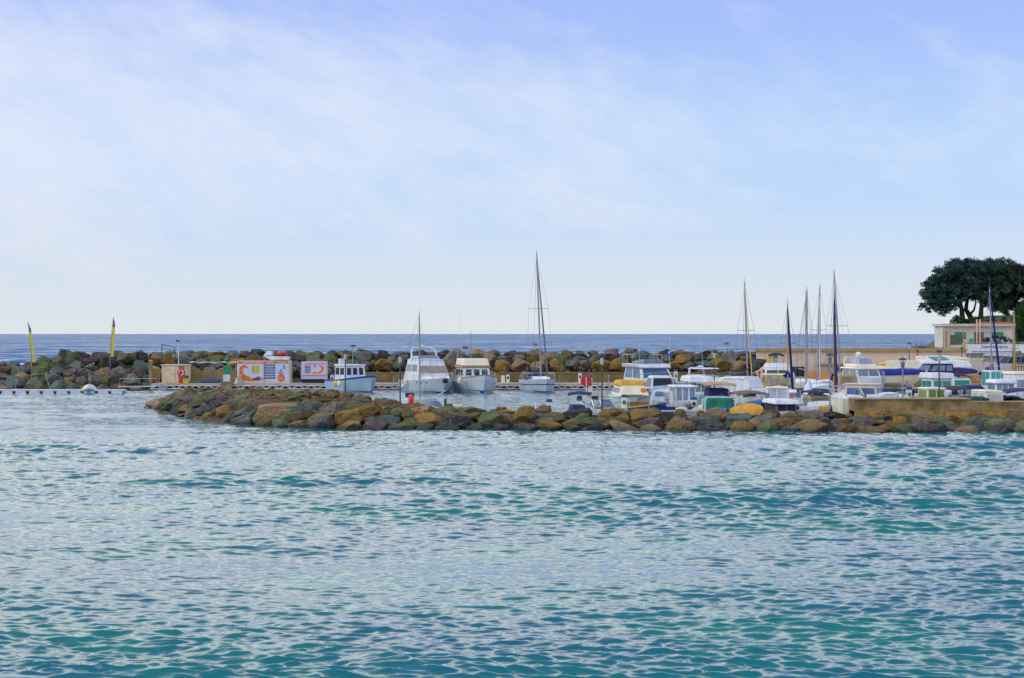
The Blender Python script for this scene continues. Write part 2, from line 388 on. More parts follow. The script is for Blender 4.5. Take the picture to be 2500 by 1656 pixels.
def rock_mesh(seed, planes=11, soft=0.0):
    rs = random.Random(seed); bm = bmesh.new(); bmesh.ops.create_icosphere(bm, subdivisions=4, radius=1.0)
    cuts = []
    for _ in range(planes):
        n = Vector((rs.gauss(0, 1), rs.gauss(0, 1), rs.gauss(0, 1) * 1.1)).normalized(); cuts.append((n, rs.uniform(0.48, 0.84)))
    o = Vector((rs.uniform(0, 50), rs.uniform(0, 50), 0))
    for v in bm.verts:
        p = v.co.copy(); m_ = max(abs(p.x), abs(p.y), abs(p.z)); p = p * (1 + 0.30 * (1 / m_ - 1))      # a little blocky
        for n, d in cuts:
            e = p.dot(n) - d
            if e > 0: p -= n * e * 0.97
        k = mnoise.noise(p * 1.2 + o) * 0.13 + mnoise.noise(p * 2.9 + o) * 0.07 + mnoise.noise(p * 6 + o) * 0.035 + mnoise.noise(p * 12 + o) * 0.018
        ridge = abs(mnoise.noise(p * 1.9 + o * 1.7)); k -= 0.10 * max(0, 0.12 - ridge) / 0.12 * 0.8       # cracks
        v.co = p * (1 + k)
    me = bpy.data.meshes.new('boulder'); bm.to_mesh(me); bm.free()
    me.polygons.foreach_set('use_smooth', [True] * len(me.polygons)); me.set_sharp_from_angle(angle=R(24))
    me.materials.append(ROCK['grey'])
    return me
ROCKS = [rock_mesh(100 + i, 9 + i % 8) for i in range(22)]
WEIGHT_NEAR = ['greenish'] * 8 + ['grey'] * 3 + ['bluish'] * 3 + ['tan'] * 3 + ['brown'] * 2 + ['mauve'] * 2 + ['ochre'] * 3 + ['dark'] * 2
WEIGHT_FAR = ['greenish'] * 6 + ['grey'] * 6 + ['bluish'] * 5 + ['tan'] * 3 + ['brown'] * 1 + ['mauve'] * 5 + ['ochre'] * 2 + ['dark'] * 4
WORD = {'tan': 'tan', 'ochre': 'ochre', 'grey': 'grey', 'greenish': 'green-grey', 'mauve': 'mauve-grey', 'bluish': 'blue-grey', 'brown': 'brown', 'dark': 'blackish'}
boulders = []
def boulder(loc, size, kind, rot, row, bank):
    me = random.choice(ROCKS); o = bpy.data.objects.new('boulder', me); COL.objects.link(o)
    o.location = loc; o.scale = size; o.rotation_euler = rot
    o.material_slots[0].link = 'OBJECT'; o.material_slots[0].material = ROCK[kind]
    px = 1250 + loc[0] * F / loc[1]
    boulders.append([o, px, kind, row, bank]); return o

# ---------------------------------------------------------------- near mole: waterline and crest stations (photograph columns, real distances)
FRONT = [(372, 994), (420, 1008), (470, 1018), (540, 1030), (620, 1039), (700, 1043), (780, 1045), (860, 1046), (940, 1047), (1010, 1048), (1100, 1048), (1500, 1051), (2000, 1055), (2500, 1061), (2800, 1065)]
CREST = [(386, 985, .35), (420, 963, 1.2), (470, 950, 1.5), (550, 946, 1.6), (640, 945, 1.6), (730, 945, 1.6), (800, 948, 1.6), (870, 958, 1.5), (940, 971, 1.35), (1010, 985, 1.2), (1100, 991, 1.12), (1500, 997, 1.05), (2000, 1002, 1.0), (2500, 1006, 0.95), (2800, 1007, 0.95)]
ST = []
for (fx, fy), (cx, cy, cz) in zip(FRONT, CREST):
    Df = WL(fy); Dc = (H - cz) * F / (cy - 815.5)
    ST.append((Vector((XP(fx, Df), Df, 0)), Vector((XP(cx, Dc), Dc, cz))))
def lerp_st(s):
    i = min(int(s), len(ST) - 2); f = s - i
    return ST[i][0].lerp(ST[i + 1][0], f), ST[i][1].lerp(ST[i + 1][1], f)
def mole_point(s, d):
    a, c = lerp_st(s); L = (Vector((c.x, c.y, 0)) - a).length; d = min(d, L)
    p = a.lerp(Vector((c.x, c.y, 0)), d / L); p.z = c.z * (1 - math.exp(-d / 1.9)) / (1 - math.exp(-L / 1.9))
    return p, L
def build_core():
    rings = []; n = 90
    for k in range(n + 1):
        s = (len(ST) - 1) * k / n; a, c = lerp_st(s); L = (Vector((c.x, c.y, 0)) - a).length; ring = []
        dirv = (Vector((c.x, c.y, 0)) - a).normalized()
        q = a - dirv * 0.4; ring.append((q.x, q.y, -1.2))
        for f in (0.0, 0.06, 0.15, 0.3, 0.5, 0.75, 1.0):
            p, _ = mole_point(s, L * f); ring.append((p.x + random.uniform(-.15, .15), p.y + random.uniform(-.15, .15), p.z - 0.42 + random.uniform(-.1, .1)))
        q = Vector((c.x, c.y, 0)) + dirv * 1.3; ring.append((q.x, q.y, -1.2))
        rings.append(ring)
    o = MB().loft(rings, closed=False, caps=False).build('mole_bank', CORE, fix=False); o['kind'] = 'structure'
build_core()
def arc_lengths(d):
    pts = []; n = 700
    for k in range(n + 1):
        s = (len(ST) - 1.02) * k / n; p, L = mole_point(s, d); pts.append((s, p, L))
    return pts
rows = [(0.15, 1.42, 'lowest'), (1.15, 1.35, 'second'), (2.5, 1.45, 'third'), (4.3, 1.4, 'fourth'), (6.6, 1.6, 'fifth'), (9.4, 1.75, 'sixth'), (13.0, 2.0, 'seventh'), (17.5, 2.3, 'eighth'), (22.5, 2.5, 'ninth')]
for d, sp, nm in rows:
    last = None; want = sp * random.uniform(.5, 1)
    for s, p, L in arc_lengths(d):
        if L < d * 0.97 or L - d < (0.5 if d > 2 else 0): continue
        if last is not None and (Vector((p.x, p.y, 0)) - last).length < want: continue
        last = Vector((p.x, p.y, 0)); want = sp * random.uniform(.70, 1.30)
        px = 1250 + p.x * F / p.y
        if px > 2780: break
        head = px < 620
        k = random.choice(WEIGHT_NEAR)
        if nm == 'lowest' and k in ('greenish', 'bluish') and random.random() < .5: k = random.choice(['brown', 'tan', 'dark', 'ochre'])
        w_ = want / sp; r = sp * 0.62 * w_
        flat = 0.66 if d < 3 else 0.42 if d < 8 else 0.28
        if head: sz = (r * random.uniform(1.05, 1.4), r * random.uniform(.85, 1.1), r * random.uniform(.42, .62) * (1 if d < 8 else .7)); rot = (random.uniform(-.3, .3) * (1 if d < 8 else .4), (-0.34 if d < 8 else -.12) + random.uniform(-.25, .25) * (1 if d < 8 else .4), random.uniform(-.6, .6))
        else: sz = (r * random.uniform(.95, 1.1), r * random.uniform(.85, 1.1), r * flat * random.uniform(.9, 1.15)); rot = (random.uniform(-.25, .25), random.uniform(-.22, .22), random.uniform(-3.1, 3.1))
        z = p.z - (0.12 if d < 1 else 0.18 if d < 3 else 0.36) + random.uniform(-.10, .08) - (0.10 if head and d > 5 else 0) - (0.16 if d > 8 else 0) - (0.24 if 2 < d < 4 and not head else 0) - (.10 if 1 < d < 2 and not head else 0)
        boulder((p.x, p.y, z), sz, k, rot, nm, 'near')
# a few stones that stand out
for px, py, D, k, sz in ((686, 1006, 115.0, 'tan', (1.5, .9, .66)), (600, 990, 119.6, 'tan', (.8, .6, .36)), (752, 1013, 114.2, 'tan', (.75, .6, .62)), (900, 1002, 112.8, 'ochre', (1.0, .7, .66)), (1285, 1015, 110.4, 'ochre', (.75, .6, .55)), (1575, 1014, 110.6, 'ochre', (1.2, .7, .5))):
    boulder(P(px, py, D), sz, k, (0.1, -0.1, 0.3), 'second', 'near')

# ---------------------------------------------------------------- far breakwater
def far_front(px): return 183.5 + 11.5 * float(smooth01(px, 330, 400))
def far_crest(px): return (201.0 + 6.0 * float(smooth01(px, 330, 500)), (2.35 if px < 68 else 2.35 + 1.2 * float(smooth01(px, 70, 150))))
def far_point(px, v):
    Df = far_front(px); Dc, zc = far_crest(px); D = Df + (Dc - Df) * v
    return Vector((XP(px, D), D, -0.1 + (zc + .1) * v ** 0.85))
rings = []
for px in range(-220, 1990, 24):
    ring = []
    for v in (-0.08, 0.1, 0.3, 0.5, 0.75, 1.0):
        p = far_point(px, max(v, 0)); ring.append((p.x, p.y - (1.2 if v < 0 else 0) + 0.5, (p.z - (0.58 if v < .9 else .30) if v >= 0 else -1.2) + random.uniform(-.15, .1)))
    p = far_point(px, 1); ring.append((p.x, p.y + 3, p.z - 0.7)); ring.append((p.x, p.y + 9, -1.2)); rings.append(ring)
o = MB().loft(rings, closed=False, caps=False).build('breakwater_bank', CORE, fix=False); o['kind'] = 'structure'
for v, lo, hi, nm in ((0.05, -30, 372, 'lowest'), (0.24, -30, 600, 'second'), (0.43, -30, 870, 'third'), (0.60, -30, 1850, 'fourth'), (0.80, -30, 1852, 'fifth'), (1.0, -30, 1850, 'top')):
    px = lo + random.uniform(0, 20)
    while px < hi:
        step = random.uniform(30, 52) * (1.0 if v < .9 else 0.95); px += step / 2
        p = far_point(px, v); r = step * p.y / F * 0.58
        k = random.choice(WEIGHT_FAR)
        if v > .9 and random.random() < .4: k = random.choice(['dark', 'mauve', 'brown'])
        if v < .6 and k in ('dark', 'mauve') and random.random() < .6: k = random.choice(['tan', 'grey', 'greenish'])
        zz = r * random.uniform(.62, .86) * (0.8 if v > .9 else 1); topz = p.z + .16 - zz * .78 if v > .9 else None
        boulder((p.x, p.y + random.uniform(-.3, .3), topz + random.uniform(-.10, .05) if topz else p.z - .12 + random.uniform(-.12, .1)), (r * 1.02, r * .95, zz), k, (random.uniform(-.3, .3), random.uniform(-.3, .3), random.uniform(-3, 3)), nm, 'far')
        px += step / 2
for px, py in ((352, 877), (384, 880), (405, 879)):
    boulder(P(px, py, 198.5), (1.0, .8, .8), 'ochre', (0.05, 0.05, 0.2), 'fourth', 'far')

# chips and small stones in the gaps of both banks
def chips(name, pts, seed):
    q = random.Random(seed); mb = MB(); base = []
    for k in range(5):
        bm = bmesh.new(); bmesh.ops.create_icosphere(bm, subdivisions=2, radius=1.0)
        cuts = [(Vector((q.gauss(0, 1), q.gauss(0, 1), q.gauss(0, 1))).normalized(), q.uniform(.5, .8)) for _ in range(9)]
        vs = []
        for v in bm.verts:
            p = v.co.copy()
            for n, d in cuts:
                e = p.dot(n) - d
                if e > 0: p -= n * e
            vs.append(p)
        base.append((vs, [tuple(v.index for v in f.verts) for f in bm.faces])); bm.free()
    for p in pts:
        vs, fs = q.choice(base); r = q.uniform(.16, .42); rot = Matrix.Rotation(q.uniform(0, 6), 3, 'Z') @ Matrix.Rotation(q.uniform(-.5, .5), 3, 'X')
        mb.add([Vector(p) + rot @ Vector((v.x * r * 1.2, v.y * r, v.z * r * .75)) for v in vs], fs)
    o = mb.build(name, ROCK['brown'], smooth=True, fix=False); o['kind'] = 'stuff'; return o
pts = []
for _ in range(700):
    s_ = random.uniform(0, len(ST) - 1.8); a, c = lerp_st(s_); L = (Vector((c.x, c.y, 0)) - a).length; p, _L = mole_point(s_, random.random() ** 1.2 * L); pts.append((p.x, p.y, p.z - random.uniform(.12, .35)))
chips('mole_rubble', pts, 31)
pts = []
for _ in range(500):
    p = far_point(random.uniform(-30, 1850), random.uniform(.05, 1)); pts.append((p.x, p.y - .1, p.z - random.uniform(.1, .35)))
chips('breakwater_rubble', pts, 32)
# labels: each boulder by its colour, its row and the nearest thing one can find above it
NEAR_MARKS = [(424, 'beige shed'), (505, 'cane fence'), (557, 'green harbour beacon'), (645, 'long poster kiosk'), (767, 'poster trailer'), (868, 'pale blue fishing boat'), (977, 'red canister'), (1050, 'radar arch cruiser'), (1160, 'cream-topped trawler'), (1316, 'tall-masted sloop'), (1432, 'red lifebuoy disc'), (1538, 'yellow-topped cruiser'), (1668, 'grey-windowed boat'), (1750, 'green tarpaulin'), (1828, 'orange dinghy cover'), (1910, 'violet-curtained launch'), (1997, 'navy bimini boat'), (2064, 'square-sterned cruiser'), (2122, 'blue-paned cabin boat'), (2205, 'curved-rail open boat'), (2293, 'lime-paned boat'), (2378, 'navy canopy boat'), (2450, 'white-topped pilot boat')]
FAR_MARKS = [(14, 'frame edge end of the pontoon'), (73, 'shorter feather flag'), (170, 'flag gap'), (272, 'taller feather flag'), (340, 'wooden gate post'), (411, 'dark metal frame'), (505, 'cane fence'), (557, 'green harbour beacon'), (645, 'long poster kiosk'), (767, 'poster trailer'), (868, 'pale blue fishing boat'), (960, 'gap beside the radar arch cruiser'), (1050, 'radar arch cruiser'), (1160, 'cream-topped trawler'), (1240, 'gap between trawler and sloop'), (1316, 'tall-masted sloop'), (1400, 'red lifebuoy disc'), (1470, 'near lantern'), (1590, 'flybridge yacht'), (1730, 'hardtop cruiser'), (1822, 'black sail bag')]
FAR_MARKS = [m for m in FAR_MARKS if not m[1].startswith(('frame', 'flag gap', 'gap'))]
NUM = ['', 'one stone', 'two stones', 'three stones', 'four stones', 'five stones', 'six stones', 'seven stones', 'eight stones', 'nine stones', 'ten stones', 'eleven stones', 'twelve stones', 'thirteen stones', 'fourteen stones']
groups = {}
for b in boulders:
    if b[1] > 2530: continue
    marks = NEAR_MARKS if b[4] == 'near' else FAR_MARKS
    mk = min(marks, key=lambda q: abs(q[0] - b[1])); groups.setdefault((b[4], b[3], mk), []).append(b)
for (bank, row, mk), bs in groups.items():
    bs.sort(key=lambda b: b[1]); c = min(range(len(bs)), key=lambda i: abs(bs[i][1] - mk[0]))
    for i, b in enumerate(bs):
        where = 'in line with' if i == c else f"{NUM[abs(i - c)]} {'left' if i < c else 'right'} of"
        bank_n = "near mole's" if bank == 'near' else "far bank's"
        tag(b[0], f"{WORD[b[2]]} boulder, {bank_n} {row} row, {where} the {mk[1]}", 'boulder', 'boulders of the near mole' if bank == 'near' else 'boulders of the far breakwater')

# the 298 that show largest stay single; the rest of the small ones go into one mass
def show(b):
    o = b[0]; k = o.scale.x * o.scale.z / o.location.y ** 2
    if b[1] > 2530: return 0
    if b[4] == 'far':
        if b[1] > 600 and b[3] in ('third', 'fourth'): k *= .6
        if any(x0 < b[1] < x1 for x0, x1 in ((815, 918), (990, 1212), (1536, 1640), (579, 707), (736, 800))) and b[3] in ('second', 'third', 'fourth'): k *= .25
    elif b[3] in ('seventh', 'eighth', 'ninth'): k *= .5
    return k
boulders.sort(key=show, reverse=True)
vs, fs_, mi, mats = [], [], [], list(ROCK.values())
for b in boulders[298:]:
    o = b[0]; bpy.context.view_layer.update() if not vs else None
    mw = Matrix.LocRotScale(o.location, o.rotation_euler, o.scale); k = len(vs); vs += [tuple(mw @ v.co) for v in o.data.vertices]
    for p_ in o.data.polygons: fs_.append(tuple(i + k for i in p_.vertices)); mi.append(mats.index(ROCK[b[2]]))
    bpy.data.objects.remove(o)
if vs:
    me = bpy.data.meshes.new('small_armour_stones'); me.from_pydata(vs, [], fs_)
    for m_ in mats: me.materials.append(m_)
    me.polygons.foreach_set('material_index', mi); me.polygons.foreach_set('use_smooth', [True] * len(me.polygons)); me.set_sharp_from_angle(angle=R(24))
    o = bpy.data.objects.new('small_armour_stones', me); COL.objects.link(o); o['kind'] = 'stuff'
boulders = boulders[:298]
# ---------------------------------------------------------------- jetty, walls, boatyard ground
CONC = M('weathered_concrete', (0.27, 0.22, 0.12), 0.9, 0.25, 1.2, bump=0.4)
CONCL = M('pale_concrete', (0.42, 0.38, 0.32), 0.9, 0.18, 1.5, bump=0.3)
PINK = M('pink_render', (0.74, 0.56, 0.44), 0.9, 0.08, 0.8, bump=0.2)
PINKD = M('ochre_coping', (0.40, 0.28, 0.13), 0.9, 0.15, 1.5, bump=0.2)
TIMBER = M('grey_timber_deck', (0.42, 0.36, 0.30), 0.8, 0.2, 3, bump=0.2)
CANE = M('cane_matting', (0.30, 0.20, 0.085), 0.9, 0.3, 9, bump=0.4)
TRUSSM = M('galvanised_truss', (0.72, 0.66, 0.66), 0.5, 0.08, 4)
def truss_jetty(x0, x1, D, depth, zt, label, group=None, step=1.25, deckm=None):
    e = empty('jetty', ((x0 + x1) / 2, D + depth / 2, 0), 0, label, 'jetty', group); L = x1 - x0
    MB().box((0, 0, zt - 0.06), (L, depth, 0.12)).build('deck', deckm or TIMBER, e)
    t = MB(); y = -depth / 2 - 0.06; zb, za = zt - 0.50, zt - 0.17
    t.box((0, y, za), (L, 0.09, 0.09)); t.box((0, y, zb), (L, 0.09, 0.09)); n = int(L / step)
    for i in range(n):
        a = -L / 2 + i * L / n; b = a + L / n / 2; c = a + L / n
        t.tube([(a, y, zb), (b, y, za)], 0.05, 5); t.tube([(b, y, za), (c, y, zb)], 0.05, 5)
    t.build('truss', TRUSSM, e)
    fm = MB(); k = max(2, int(L / 9))
    for i in range(k): fm.box((-L / 2 + (i + .5) * L / k, 0.15, 0.0), (L / k * 0.93, depth - 0.5, 0.34))
    fm.build('float', BLACK, e)
    return e
truss_jetty(XP(368, 188), XP(1560, 188), 188.0, 5.0, 0.60, 'long grey jetty with white truss side under the poster kiosk and moored boats')
truss_jetty(XP(1436, 150), XP(1858, 150), 150.0, 2.2, 0.62, 'white-trussed floating jetty beside the yellow-topped cruiser', 'floating jetties between the boats')
truss_jetty(XP(1478, 119.5), XP(1900, 119.5), 119.5, 1.8, 0.66, 'cream floating jetty close behind the stone mole', 'floating jetties between the boats')
truss_jetty(XP(2150, 121), XP(2560, 121), 121.0, 1.8, 1.02, 'cream floating jetty behind the low brown quay wall', 'floating jetties between the boats')

def wall(name, x0, x1, D, th, z0, z1, mat, label, cope=None, cat='wall'):
    e = empty(name, ((x0 + x1) / 2, D + th / 2, z0), 0, label, cat)
    MB().box((0, 0, (z1 - z0) / 2), (x1 - x0, th, z1 - z0)).build('wall_body', mat, e)
    if cope: MB().box((0, 0, z1 - z0 + cope[0] / 2), (x1 - x0 + .1, th + .12, cope[0])).build('coping', cope[1], e)
    return e
wall('parapet_wall', XP(868, 194), XP(1845, 194), 194.0, 0.4, -0.4, 1.53, M('brown_render', (0.235, 0.165, 0.065), 0.9, 0.22, 0.9, bump=0.3), 'long low brown wall between the jetty and the far boulders', (0.07, CONC))
# quay wall on the near mole, two lengths with a step, lower ledge stained ochre
qw = empty('quay_wall', (XP(2292, 112.6), 113.6, 0.0), 0, 'two-tier brown concrete quay wall above the near boulders', 'wall')
xa, xb, xc = XP(2086, 112.6) - qw.location.x, XP(2370, 112.6) - qw.location.x, XP(2790, 112.6) - qw.location.x
QW = M('stained_quay_concrete', (0.30, 0.215, 0.095), 0.9, 0.35, 0.9, bump=0.5)
MB().box(((xa + xb) / 2, 0, 0.93), (xb - xa, 2.0, 1.42)).build('upper_course', QW, qw)
MB().box(((xb + xc) / 2, 0.05, 0.86), (xc - xb - 0.01, 2.0, 1.25)).build('upper_course', QW, qw)
MB().box(((xa + xc) / 2, -0.25, 0.72), (xc - xa, 2.0, 0.46)).build('lower_ledge', M('ochre_stained_concrete', (0.42, 0.26, 0.05), 0.9, 0.4, 1.1, bump=0.5), qw)
MB().box(((xa + xb) / 2, -0.03, 1.665), (xb - xa + .06, 2.1, 0.06)).build('coping', M('quay_coping', (0.36, 0.28, 0.16), 0.9, 0.25, 1.2), qw)
rec = MB(); rec.tube([(xa + 5.2, -1.30, .60), (xa + 5.2, -1.30, .98), (xa + 5.35, -1.30, 1.05), (xa + 7.0, -1.30, 1.05), (xa + 7.2, -1.30, .98), (xa + 7.2, -1.30, .6)], .035, 6); rec.build('mooring_rail', ALU, qw)
# boatyard hard standing and its back wall
yx0 = XP(1845, 152)
yard = MB(); yard.prism_z([(XP(1940, 158), 158), (70, 158), (70, 200), (XP(1850, 198), 198)], -1.2, 0.95); o = yard.build('boatyard_ground', CONCL); o['kind'] = 'structure'
bw = empty('boatyard_wall', (0, 200.0, 0), 0, 'tall pink rendered wall with ochre coping behind the boatyard', 'wall')
MB().prism([(XP(1862, 200), .9), (XP(2358, 200), .9), (XP(2358, 200), 3.65), (XP(1848, 200), 3.65), (XP(1848, 200), 2.9), (XP(1880, 200), 2.8), (XP(1866, 200), 2.2)], 0, .5).build('wall_body', PINK, bw)
MB().prism([(XP(1838, 197), .6), (XP(1900, 197), .6), (XP(1900, 197), 2.85), (XP(1880, 197), 2.85), (XP(1868, 197), 2.3), (XP(1853, 197), 1.8), (XP(1838, 197), 1.5)], -3.4, -2.9).build('curved_wing', PINK, bw)
MB().box(((XP(1844, 200) + XP(2360, 200)) / 2, 0.2, 3.82), (XP(2360, 200) - XP(1844, 200), .9, .34)).build('coping', PINKD, bw)
for i, px in enumerate((1846, 1872, 1909, 1945, 1983, 2016, 2051, 2085, 2119, 2153, 2186)):
    MB().tube([(XP(px, 200), .2, 3.98), (XP(px, 200), .2, 5.15)], .025, 5).build('railing_post', ALU, bw)
for px, pw, py0, py1 in ((1941, 1.2, 900, 914),):
    MB().box((XP(px + 8, 200), -.04, ZP(907, 200)), (pw, .1, 1.0)).build('dark_opening', GLASS, bw)
lw = empty('terracotta_wall', (XP(1998, 192), 192.0, .95), 0, 'low terracotta wall panel in front of the pink boatyard wall', 'wall')
MB().box((0, 0, (ZP(905, 192) - .95) / 2), (XP(2030, 192) - XP(1967, 192), .3, ZP(905, 192) - .95)).build('wall_body', M('terracotta_render', (0.62, 0.27, 0.09), 0.9, 0.12, 1.4), lw)
wb = empty('workshop_shed', (XP(2035, 196), 196.0, .95), 0, 'long low grey shed with ochre roof edge against the pink wall', 'shed')
ww = XP(2076, 196) - XP(1993, 196)
MB().box((0, 0.4, (ZP(890, 196) - .95) / 2), (ww, 1.6, ZP(890, 196) - .95)).build('shed_body', M('grey_boards', (0.33, 0.31, 0.30), 0.8, 0.15, 2), wb)
MB().frus(-ww / 2 - .1, ww / 2 + .1, -.7, 1.3, ZP(890, 196) - .95, -ww / 2, ww / 2, -.6, 1.2, ZP(887, 196) - .95 + .05).build('shed_roof', PINKD, wb)
for i in range(3): MB().box((-ww / 2 + ww * (i + .5) / 3, -.42, .75), (ww / 3 - .3, .05, .8)).build('door_panel', M('pale_boards', (0.42, 0.38, 0.37), 0.8, .12, 2), wb)

# terrace, cliff and house
tg = MB(); tg.prism_z([(XP(2297, 206), 203), (80, 203), (80, 236), (XP(2320, 220), 226)], -1.2, 4.0); o = tg.build('terrace_ground', CONCL); o['kind'] = 'structure'
hill = MB(); rings = []
for k in range(13):
    y = 217 + k * 2.2; ring = []
    for j in range(22):
        x = 50.0 + j * 2.4; e_ = min(1, (j / 2.2)) * min(1, k / 1.6) * min(1, (12 - k) / 4)
        ring.append((x, y, 3.2 + 4.4 * e_ + mnoise.noise((x * .3, y * .3, 0)) * .5 * e_))
    rings.append(ring)
hill.loft(rings, closed=False, caps=False); o = hill.build('wooded_hill', M('dry_scrub_soil', (0.10, 0.11, 0.05), 0.95, 0.3, 1.5, bump=0.5), smooth=True); o['kind'] = 'structure'
hs = empty('house', (XP(2392, 212), 212.0, 4.0), 0, 'single-storey white house with green shutters under the pines', 'house')
HX = lambda px: XP(px, 212) - hs.location.x
HZ = lambda py: ZP(py, 212) - 4.0
PLAS = M('white_plaster', (0.66, 0.61, 0.60), 0.85, 0.08, 1.0)
MB().box(((HX(2303) + HX(2474)) / 2, 2.2, HZ(797) / 2), (HX(2474) - HX(2303), 4.4, HZ(797))).build('wall_body', PLAS, hs)
MB().box(((HX(2298) + HX(2476)) / 2, 2.0, (HZ(791) + HZ(797)) / 2 + .003), (HX(2476) - HX(2298), 5.2, HZ(791) - HZ(797))).build('flat_roof', M('roof_edge_render', (0.58, 0.50, 0.42), 0.85, .1, 1), hs)
MB().frus(HX(2404), HX(2472), -.3, 4.2, HZ(791) + .005, HX(2408), HX(2470), .8, 3.4, HZ(786)).build('tiled_roof', M('terracotta_tiles', (0.42, 0.10, 0.05), 0.85, .2, 6, bump=.4), hs)
MB().box((HX(2306), -.8, HZ(815) / 2), (.28, .28, HZ(800))).build('porch_post', PINKD, hs)
for a, b, c, d in ((2331, 2357, 815, 824), (2421, 2449, 815, 822)):
    wn = MB().box(((HX(a) + HX(b)) / 2, -.03, (HZ(c) + HZ(d)) / 2), (HX(b) - HX(a), .1, HZ(c) - HZ(d) + .3)).build('window', GLASS, hs)
    MB().box(((HX(a) + HX(b)) / 2, -.11, HZ(c) - .15), (HX(b) - HX(a), .08, .42)).build('green_shutter', M('green_shutter_paint', (0.03, 0.30, 0.11), .6, .15, 3), wn)
MB().box((HX(2390), -.03, HZ(828)), (1.0, .12, 1.5)).build('doorway', M('brown_door', (.16, .09, .06), .6, .2, 3), hs)
MB().box((HX(2367), -.9, HZ(834)), (.42, .4, .62)).build('green_bin', M('green_bin_plastic', (.02, .36, .16), .5, .1, 3), hs)
MB().box((HX(2380), -.9, HZ(812)), (.12, .12, 2.9)).build('pillar', PINK, hs); MB().box((HX(2387.5), -.9, HZ(812)), (.12, .12, 2.9)).build('pillar', PINK, hs)

# sign board of the boatyard
sg = empty('sign_board', (XP(2440, 202), 202.4, .95), 0, 'long white boatyard sign reading chantier naval in blue letters', 'sign')
SX = lambda px: XP(px, 202) - sg.location.x
SZ = lambda py: ZP(py, 202) - .95
SGW = M('sign_white', (0.74, 0.73, 0.76), 0.6, 0.05, 1)
MB().box(((SX(2358) + SX(2474)) / 2, 0, (SZ(841) + SZ(862)) / 2), (SX(2474) - SX(2358), .3, SZ(841) - SZ(862))).build('main_board', SGW, sg)
MB().box(((SX(2478) + SX(2560)) / 2, 0, (SZ(841) + SZ(862)) / 2), (SX(2560) - SX(2478), .3, SZ(841) - SZ(862))).build('side_board', SGW, sg)
MB().box(((SX(2404) + SX(2474)) / 2, .1, (SZ(862.3) + SZ(869)) / 2), (SX(2474) - SX(2404), .3, SZ(862.3) - SZ(869))).build('lower_fascia', SGW, sg)
MB().box((SX(2355), 0, (SZ(838) + SZ(863)) / 2), (.22, .5, SZ(836) - SZ(863))).build('end_post', M('yellow_post_paint', (.5, .36, .04), .6, .15, 3), sg)
rl = MB(); rl.tube([(SX(2358), .6, SZ(836)), (SX(2560), .6, SZ(836))], .035, 5); rl.tube([(SX(2358), .6, SZ(839)), (SX(2560), .6, SZ(839))], .03, 5)
for k in range(9): rl.tube([(SX(2358 + 24 * k), .6, SZ(842)), (SX(2358 + 24 * k), .6, SZ(836))], .03, 5)
rl.build('railing', STEEL, sg)
LB = M('sign_blue', (0.01, 0.06, 0.36), .5, .05, 3); LR = M('sign_red', (.5, .03, .05), .5, .05, 3); LV = M('sign_violet', (.12, .10, .45), .5, .05, 3)
text('CHANTIER NAVAL', .40, LB, sg, (SX(2396), -.16, SZ(850.5)), width=SX(2463) - SX(2396), offset=.007)
text('MECANIQUE MANUTENTION CARENAGE', .16, LB, sg, (SX(2374), -.16, SZ(860)), offset=.004, width=SX(2474) - SX(2374))
gb = empty('boat_garage', (XP(2440, 204), 204.0, .95), 0, 'open-fronted boat garage with dark doorway beneath the boatyard sign', 'garage')
GX = lambda px: XP(px, 204) - gb.location.x
gz = ZP(862, 204) - .95
MB().box((GX(2378), 1, gz / 2), (GX(2404) - GX(2357), 2, gz)).build('left_pier', M('brown_block', (.28, .20, .14), .9, .25, 2, bump=.3), gb)
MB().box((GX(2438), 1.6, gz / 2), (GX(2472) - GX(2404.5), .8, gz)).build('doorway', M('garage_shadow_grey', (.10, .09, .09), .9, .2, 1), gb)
MB().box((GX(2520), 1, gz / 2), (GX(2565) - GX(2472.5), 2, gz)).build('right_pier', PINK, gb)

# ---------------------------------------------------------------- trees and bushes
PINE = M('pine_needles', (0.042, 0.100, 0.085), 0.8, 0.6, 0.9, spec=.2); PINE2 = M('pine_needles_warm', (0.055, 0.105, 0.065), 0.8, 0.6, 0.9, spec=.2)
BARK = M('pine_bark', (0.055, 0.035, 0.028), .95, .3, 5, bump=.5)
LEAF = M('hedge_leaves', (0.035, 0.095, 0.022), .7, .5, 1.2, spec=.3)
def leaves(mb, centres, per, size, rs, squash=.75):
    for (c, r) in centres:
        for _ in range(int(per * r * r)):
            d = Vector((rs.gauss(0, 1), rs.gauss(0, 1), rs.gauss(0, 1))).normalized() * r * (rs.random() ** .38) * (1.0 if rs.random() < .74 else rs.uniform(1.0, 1.38))
            p = Vector(c) + Vector((d.x, d.y, d.z * squash))
            a = Vector((rs.gauss(0, 1), rs.gauss(0, 1), rs.gauss(0, 1) + .4)).normalized(); b = a.orthogonal().normalized(); q = a.cross(b)
            s = size * rs.uniform(.6, 1.4); t = rs.uniform(0, 6.28); u = b * math.cos(t) + q * math.sin(t); v_ = q * math.cos(t) - b * math.sin(t)
            mb.add([p - u * s * .35, p + v_ * s * .5 + u * .1 * s, p + u * s * .35, p + v_ * s * 1.2 + a * s * .4], [(0, 2, 3), (0, 1, 3)])
    return mb
